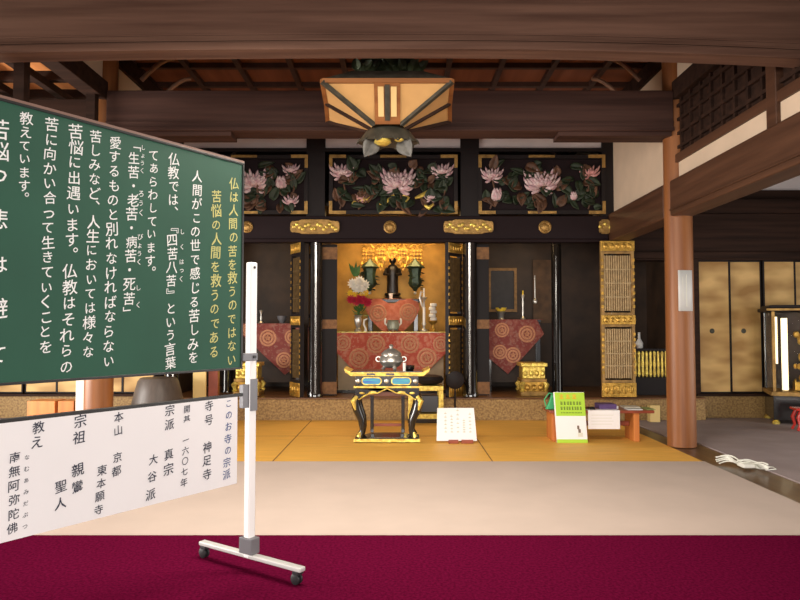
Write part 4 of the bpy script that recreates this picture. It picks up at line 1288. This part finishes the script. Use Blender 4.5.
# suspension work over the roof
m = MB()
for k in range(9):
    x = (k-4)*.075
    m.ball((x, -.20, zrim+.22+.03*math.cos(k*2)), (.05, .05, .06), 8)
    m.leaf((x, -.22, zrim+.20), (math.sin(k), -.4, .6), .13, .09, (0,-1,.2), .2)
m.lathe([(.12, zrim+.15), (.2, zrim+.20), (.34, zrim+.30), (.12, zrim+.36), (.03, zrim+.38), (0, zrim+.38)], 18)
m.build('crest_work', mat('dark green gilt', (.045,.06,.025), .5, .3, .5, 14), t)
MB().cyl((0,0,zrim+.37), (0,0,ZC-.07), .02, None, 10).build('hanger_rod', BRONZE, t)

# ---------------------------------------------------------------- rolling chalkboard
zc_ = .0345
base = G(247.5, 571, zc_)
ang = math.atan2(.828, .560)
BR = Matrix.Rotation(ang, 3, 'Z')
udir = Vector((math.cos(ang), math.sin(ang), 0)); ndir = Vector((math.sin(ang), -math.cos(ang), 0))
def BP(px, py):
    """pixel -> (u, z) on the board plane"""
    d = ray(px, py)
    s = ndir.dot(Vector((base.x, base.y, 0))) / ndir.dot(d)
    q = d*s
    return ((q - Vector((base.x, base.y, 0))).dot(udir), CAMZ + q.z)
board = thing('rolling_chalkboard', 'green chalkboard on a white wheeled stand covered in handwritten Japanese', 'chalkboard', (base.x, base.y, zc_), ang)
u1, zt1 = BP(243, 163.5); _, zb1 = BP(243, 369)
u0 = -1.90
zt1 -= zc_; zb1 -= zc_
uR = u1
MB().box(u0+.012, uR-.012, -.008, .008, zb1+.012, zt1-.012).build('board', GREEN, board)
brd = [o for o in COL.objects if o.name == 'board' or (o.name.startswith('board') and o.parent == board)][-1]
fr = MB()
fr.box(u0, uR, -.014, .014, zb1, zb1+.0119).box(u0, uR, -.014, .014, zt1-.0119, zt1)
fr.box(u0, u0+.0119, -.014, .014, zb1+.012, zt1-.012).box(uR-.0119, uR, -.014, .014, zb1+.012, zt1-.012)
fr.build('edge_frame', ALUDARK, board, .002)
MB().box(u0, uR, -.012, .014, zt1+.0003, zt1+.012).build('top_cap', mat('brown edge strip', (.22,.13,.10), .5), board)
_, zpt = BP(247.5, 262)
zpt -= zc_
pw = .026
uL = u0 - .045
def stand(u):
    post = MB().box(u-pw, u+pw, -.022, .022, .075, zpt).build('post', WMETAL, board, .008)
    MB().box(-.40, .40, 0, 0, 0, 0) if False else None
    MB().box(u-.024, u+.024, -.41, .41, .072, .098).build('base_bar', mat('pale grey steel', (.60,.60,.58), .4, .2) if u > -1 else WMETAL, board, .008)
    MB().box(u-.034, u+.034, -.05, .05, .0985, .19).build('foot_bracket', STEEL, board, .006)
    for s in (-1, 1):
        c = MB()
        y = s*.375
        R90 = Matrix.Rotation(PI/2, 4, 'Y')
        for du in (-.012, .012):
            c.lathe([(0,-.008),(.020,-.008),(.030,-.004),(.030,.004),(.020,.008),(0,.008)], 18, (u+du, y+.01, .030), R90)
        c.build('caster_wheel', RUBBER, board)
        MB().box(u-.022, u+.022, y-.02, y+.025, .055, .0718).cyl((u, y+.01, .030), (u, y, .06), .008, None, 8).build('caster_fork', RUBBER, board, .003)
        MB().box(u-.025, u+.025, s*.41-.004 if s > 0 else -.4145, s*.41+.0045 if s > 0 else -.4105+.004, .071, .099).build('end_cap', RUBBER, board) if False else None
stand(0.0 + .012)
stand(uL)
_, zpv = BP(247.5, 357)
zpv -= zc_
MB().box(uR-.004, .012+pw+.004, -.026, .026, zpv-.022, zpv+.022).build('pivot_clamp', STEEL, board, .004)
MB().cyl((.012, -.027, zpv), (.012, -.036, zpv), .009, None, 12).build('pivot_bolt', ALUDARK, board)
MB().cyl((.012, -.0225, zpt-.03), (.012, -.026, zpt-.03), .008, None, 12).build('post_screw', ALUDARK, board)
# lower rail
_, zr0_ = BP(238, 396.5); _, zr1_ = BP(238, 391.5)
zr0_ -= zc_; zr1_ -= zc_
ub, _ = BP(236, 400)
MB().box(uL+pw, .012-pw, -.012, .012, zr0_, zr0_+.017).build('lower_rail', ALUDARK, board, .002)
_, q0 = BP(247, 411); _, q1 = BP(247, 379)
MB().box(.012-pw-.045, .012-pw-.0005, -.016, .016, q0-zc_+.02, q1-zc_-.03).box(.012-pw-.0004, .012+pw+.003, -.026, -.0225, q0-zc_, q1-zc_).build('rail_bracket', STEEL, board, .004)

# writing ------------------------------------------------------------------
GLYPH = {}
def glyph_objects(chars):
    made = {}
    for ch in chars:
        cu = bpy.data.curves.new('glyph', 'FONT'); cu.body = ch; cu.size = 1; cu.resolution_u = 2
        cu.offset = .006
        o = bpy.data.objects.new('glyph', cu); COL.objects.link(o); made[ch] = (o, cu)
    dg = bpy.context.evaluated_depsgraph_get(); dg.update()
    for ch, (o, cu) in made.items():
        ev = o.evaluated_get(dg); me = ev.to_mesh()
        vs = [(v.co.x-.5, v.co.y-.36) for v in me.vertices]
        fs = [tuple(p.vertices) for p in me.polygons]
        if ch in '。、':
            vs = [(x+.62, y+.62) for x, y in vs]
        if ch in '「」『』':
            vs = [(y, -x) for x, y in vs]
        GLYPH[ch] = (vs, fs); ev.to_mesh_clear()
    for o, cu in made.values():
        bpy.data.objects.remove(o); bpy.data.curves.remove(cu)
wr = random.Random(11)
def write(mb, text, a, c, y, size=None, jit=1.0, conv=BP, mb_k=None):
    """one vertical column from pixel a (centre of first character) to c (centre of the last)"""
    A = conv(*a); B = conv(*c); n = len(text)
    step = abs(A[1]-B[1])/max(1, n-1)
    sz = size or step*(.98 if mb_k is None else mb_k)
    for i, ch in enumerate(text):
        if ch == ' ': continue
        q = i/max(1, n-1)
        u = A[0]+(B[0]-A[0])*q + wr.uniform(-.05,.05)*sz*jit; z = A[1]+(B[1]-A[1])*q + wr.uniform(-.03,.03)*sz*jit - zc_
        th = wr.uniform(-.07, .07)*jit; s = sz*wr.uniform(.92, 1.06)
        if ch in 'のはがをにでてというしなるかこせらあわまき': s *= .92
        sh = .12
        vs, fs = GLYPH[ch]
        out = []
        for x, zz in vs:
            zz2 = zz*1.0 + x*sh
            out.append((u + s*(x*math.cos(th)-zz2*math.sin(th)), y, z + s*(x*math.sin(th)+zz2*math.cos(th))))
        mb.poly(out, fs)
YEL = [('仏は人間の苦を救うのではない', (233, 184), (230, 360)), ('苦悩の人間を救うのである', (216, 197), (213, 352))]
WHT = [('人間がこの世で感じる苦しみを', (196, 177), (192, 358)),
       ('仏教では、『四苦八苦』という言葉', (173, 160), (169, 363)),
       ('てあらわしています。', (153, 156), (149, 274)),
       ('「生苦・老苦・病苦・死苦」', (134, 145), (127, 313)),
       ('愛するものと別れなければならない', (114, 143), (107, 361)),
       ('苦しみなど、人生においては様々な', (95, 137), (87, 352)),
       ('苦悩に出遇います。仏教はそれらの', (75, 132), (65, 367)),
       ('苦に向かい合って生きていくことを', (50, 125), (44, 347)),
       ('教えています。', (25, 119), (22, 200)),
       ('苦悩っ 悲 は 避 て', (-2, 130), (-4, 355))]
FURI = [('しょうく', (142, 148), (141, 171)), ('ろうく', (140, 194), (140, 213)), ('びょうく', (139, 237), (138, 262)), ('し', (137, 288), (137, 289)), ('く', (137, 305), (137, 306)),
        ('し', (181, 232), (181, 233)), ('く', (181, 247), (181, 248)), ('はっ', (180.5, 262), (180.5, 270)), ('く', (180, 279), (180, 280))]
PAP = [('寺号 神足寺', (207, 406), (205, 474)), ('開基 一六〇七年', (185, 409), (182, 482)), ('宗派 真宗', (168, 410), (167, 469)),
       ('大谷派', (152, 459), (149, 494)), ('本山 京都', (117, 417), (115, 471)), ('東本願寺', (100, 470), (97, 509)),
       ('宗祖 親鸞', (78, 421), (76, 486)), ('聖人', (59, 486), (58, 503)), ('教え', (36, 427), (35, 442)), ('南無阿弥陀佛', (13, 457), (11, 528))]
PAPB = [('このお寺の宗派', (227, 403), (225, 474))]
PAPF = [('なむあみだぶつ', (25, 457), (23, 526))]
glyph_objects(sorted(set(''.join(x[0] for x in YEL+WHT+FURI+PAP+PAPB+PAPF)) - {' '}))
def column(tx, a, c, y, m_, parent, nm, lab=None, **kw):
    mb = MB(); write(mb, tx, a, c, y, **kw)
    o = mb.build(nm, m_, parent, smooth=False)
    if lab: o['label'] = lab
for tx, a, c in YEL: column(tx, a, c, -.0092, CHALKY, brd, 'writing', 'yellow chalk writing')
for tx, a, c in WHT: column(tx, a, c, -.0092, CHALK, brd, 'writing', 'white chalk writing')
for tx, a, c in FURI: column(tx, a, c, -.0092, CHALK, brd, 'small_writing', None, size=(.034 if len(tx) == 1 else None), jit=.5, mb_k=.8)
# paper banner on the lower rail
ban = thing('paper_banner', 'wide white paper sheet with black brush writing hung below the chalkboard', 'paper sheet', (base.x, base.y, zc_), ang)
up1, zp0 = BP(235, 483); _, zp1_ = BP(235, 397)
zp0 -= zc_
ubx = up1
MB().sheet(lambda u, v: (-1.86 + (ubx+1.86)*u, -.0135 - .001*math.sin(u*7)*(1-v), zp0 + (zr0_+.001-zp0)*v), 40, 8).build('sheet', PAPER, ban, solid=.0012, smooth=False)
sheet = [o for o in COL.objects if o.parent == ban][-1]
for tx, a, c in PAP: column(tx, a, c, -.0160, INK, sheet, 'writing', None, size=(.056 if len(tx) <= 3 else None), mb_k=.82)
for tx, a, c in PAPF: column(tx, a, c, -.0160, INK, sheet, 'small_writing', None, size=.024, jit=.4)
for tx, a, c in PAPB: column(tx, a, c, -.0160, INKB, sheet, 'writing', 'blue brush writing', mb_k=.85)

# ---------------------------------------------------------------- light
def area(name, loc, rot, sx, sy, power, colr):
    l = bpy.data.lights.new(name, 'AREA'); l.shape = 'RECTANGLE'; l.size = sx; l.size_y = sy; l.energy = power; l.color = colr
    o = bpy.data.objects.new(name, l); COL.objects.link(o); o.location = loc; o.rotation_euler = rot
    return o
DAY = (1.0, .93, .86)
area('rear_doorway_daylight', (-.6, WY0-.3, 1.2), (math.radians(82), 0, 0), 10, 2.2, 600, DAY)
area('left_opening_daylight', (WX0-.3, 5.6, 1.25), (PI/2, 0, -PI/2), 4.6, 2.1, 620, DAY)
area('right_opening_daylight', (WX1+.3, 5.4, 1.25), (PI/2, 0, PI/2), 6, 2.1, 130, DAY)
area('added_overhead_light', (-.3, 4.2, 3.45), (math.radians(14), 0, 0), 3.2, .5, 190, (1.0, .90, .78))  # unseen overhead light added to brighten the floor, no fixture
WARM = (1.0, .66, .30)
area('altar_ceiling_lamp', (XC, 11.4, zl1+.12), (0, 0, 0), 1.4, .5, 40, WARM)
area('altar_front_lamp', (XC, 10.75, zl1+.12), (0, 0, 0), 1.6, .1, 10, WARM)
area('right_bay_fill', (P(540, 300, 11).x, 10.9, zl1+.12), (0, 0, 0), .6, .3, 12, WARM)  # unseen warm fill added to lift the dark bay interior
area('left_bay_fill', (P(255, 300, 11).x, 10.9, zl1+.12), (0, 0, 0), .6, .3, 12, WARM)  # matching fill added for the opposite bay
W_ = bpy.data.worlds.new('World'); SC.world = W_; W_.use_nodes = True
bg = W_.node_tree.nodes['Background']; bg.inputs['Color'].default_value = (.9, .95, 1, 1); bg.inputs['Strength'].default_value = .6

# ---------------------------------------------------------------- camera and view
cam = bpy.data.cameras.new('camera'); cam.sensor_width = 36; cam.lens = F/800*36
co = bpy.data.objects.new('camera', cam); COL.objects.link(co)
co.location = (0, 0, CAMZ); co.rotation_euler = (PI/2 + PITCH, 0, 0)
SC.camera = co
SC.view_settings.view_transform = 'Standard'
SC.view_settings.look = 'None'
SC.view_settings.gamma = 1
SC.view_settings.use_curve_mapping = False
SC.view_settings.exposure = 0.1
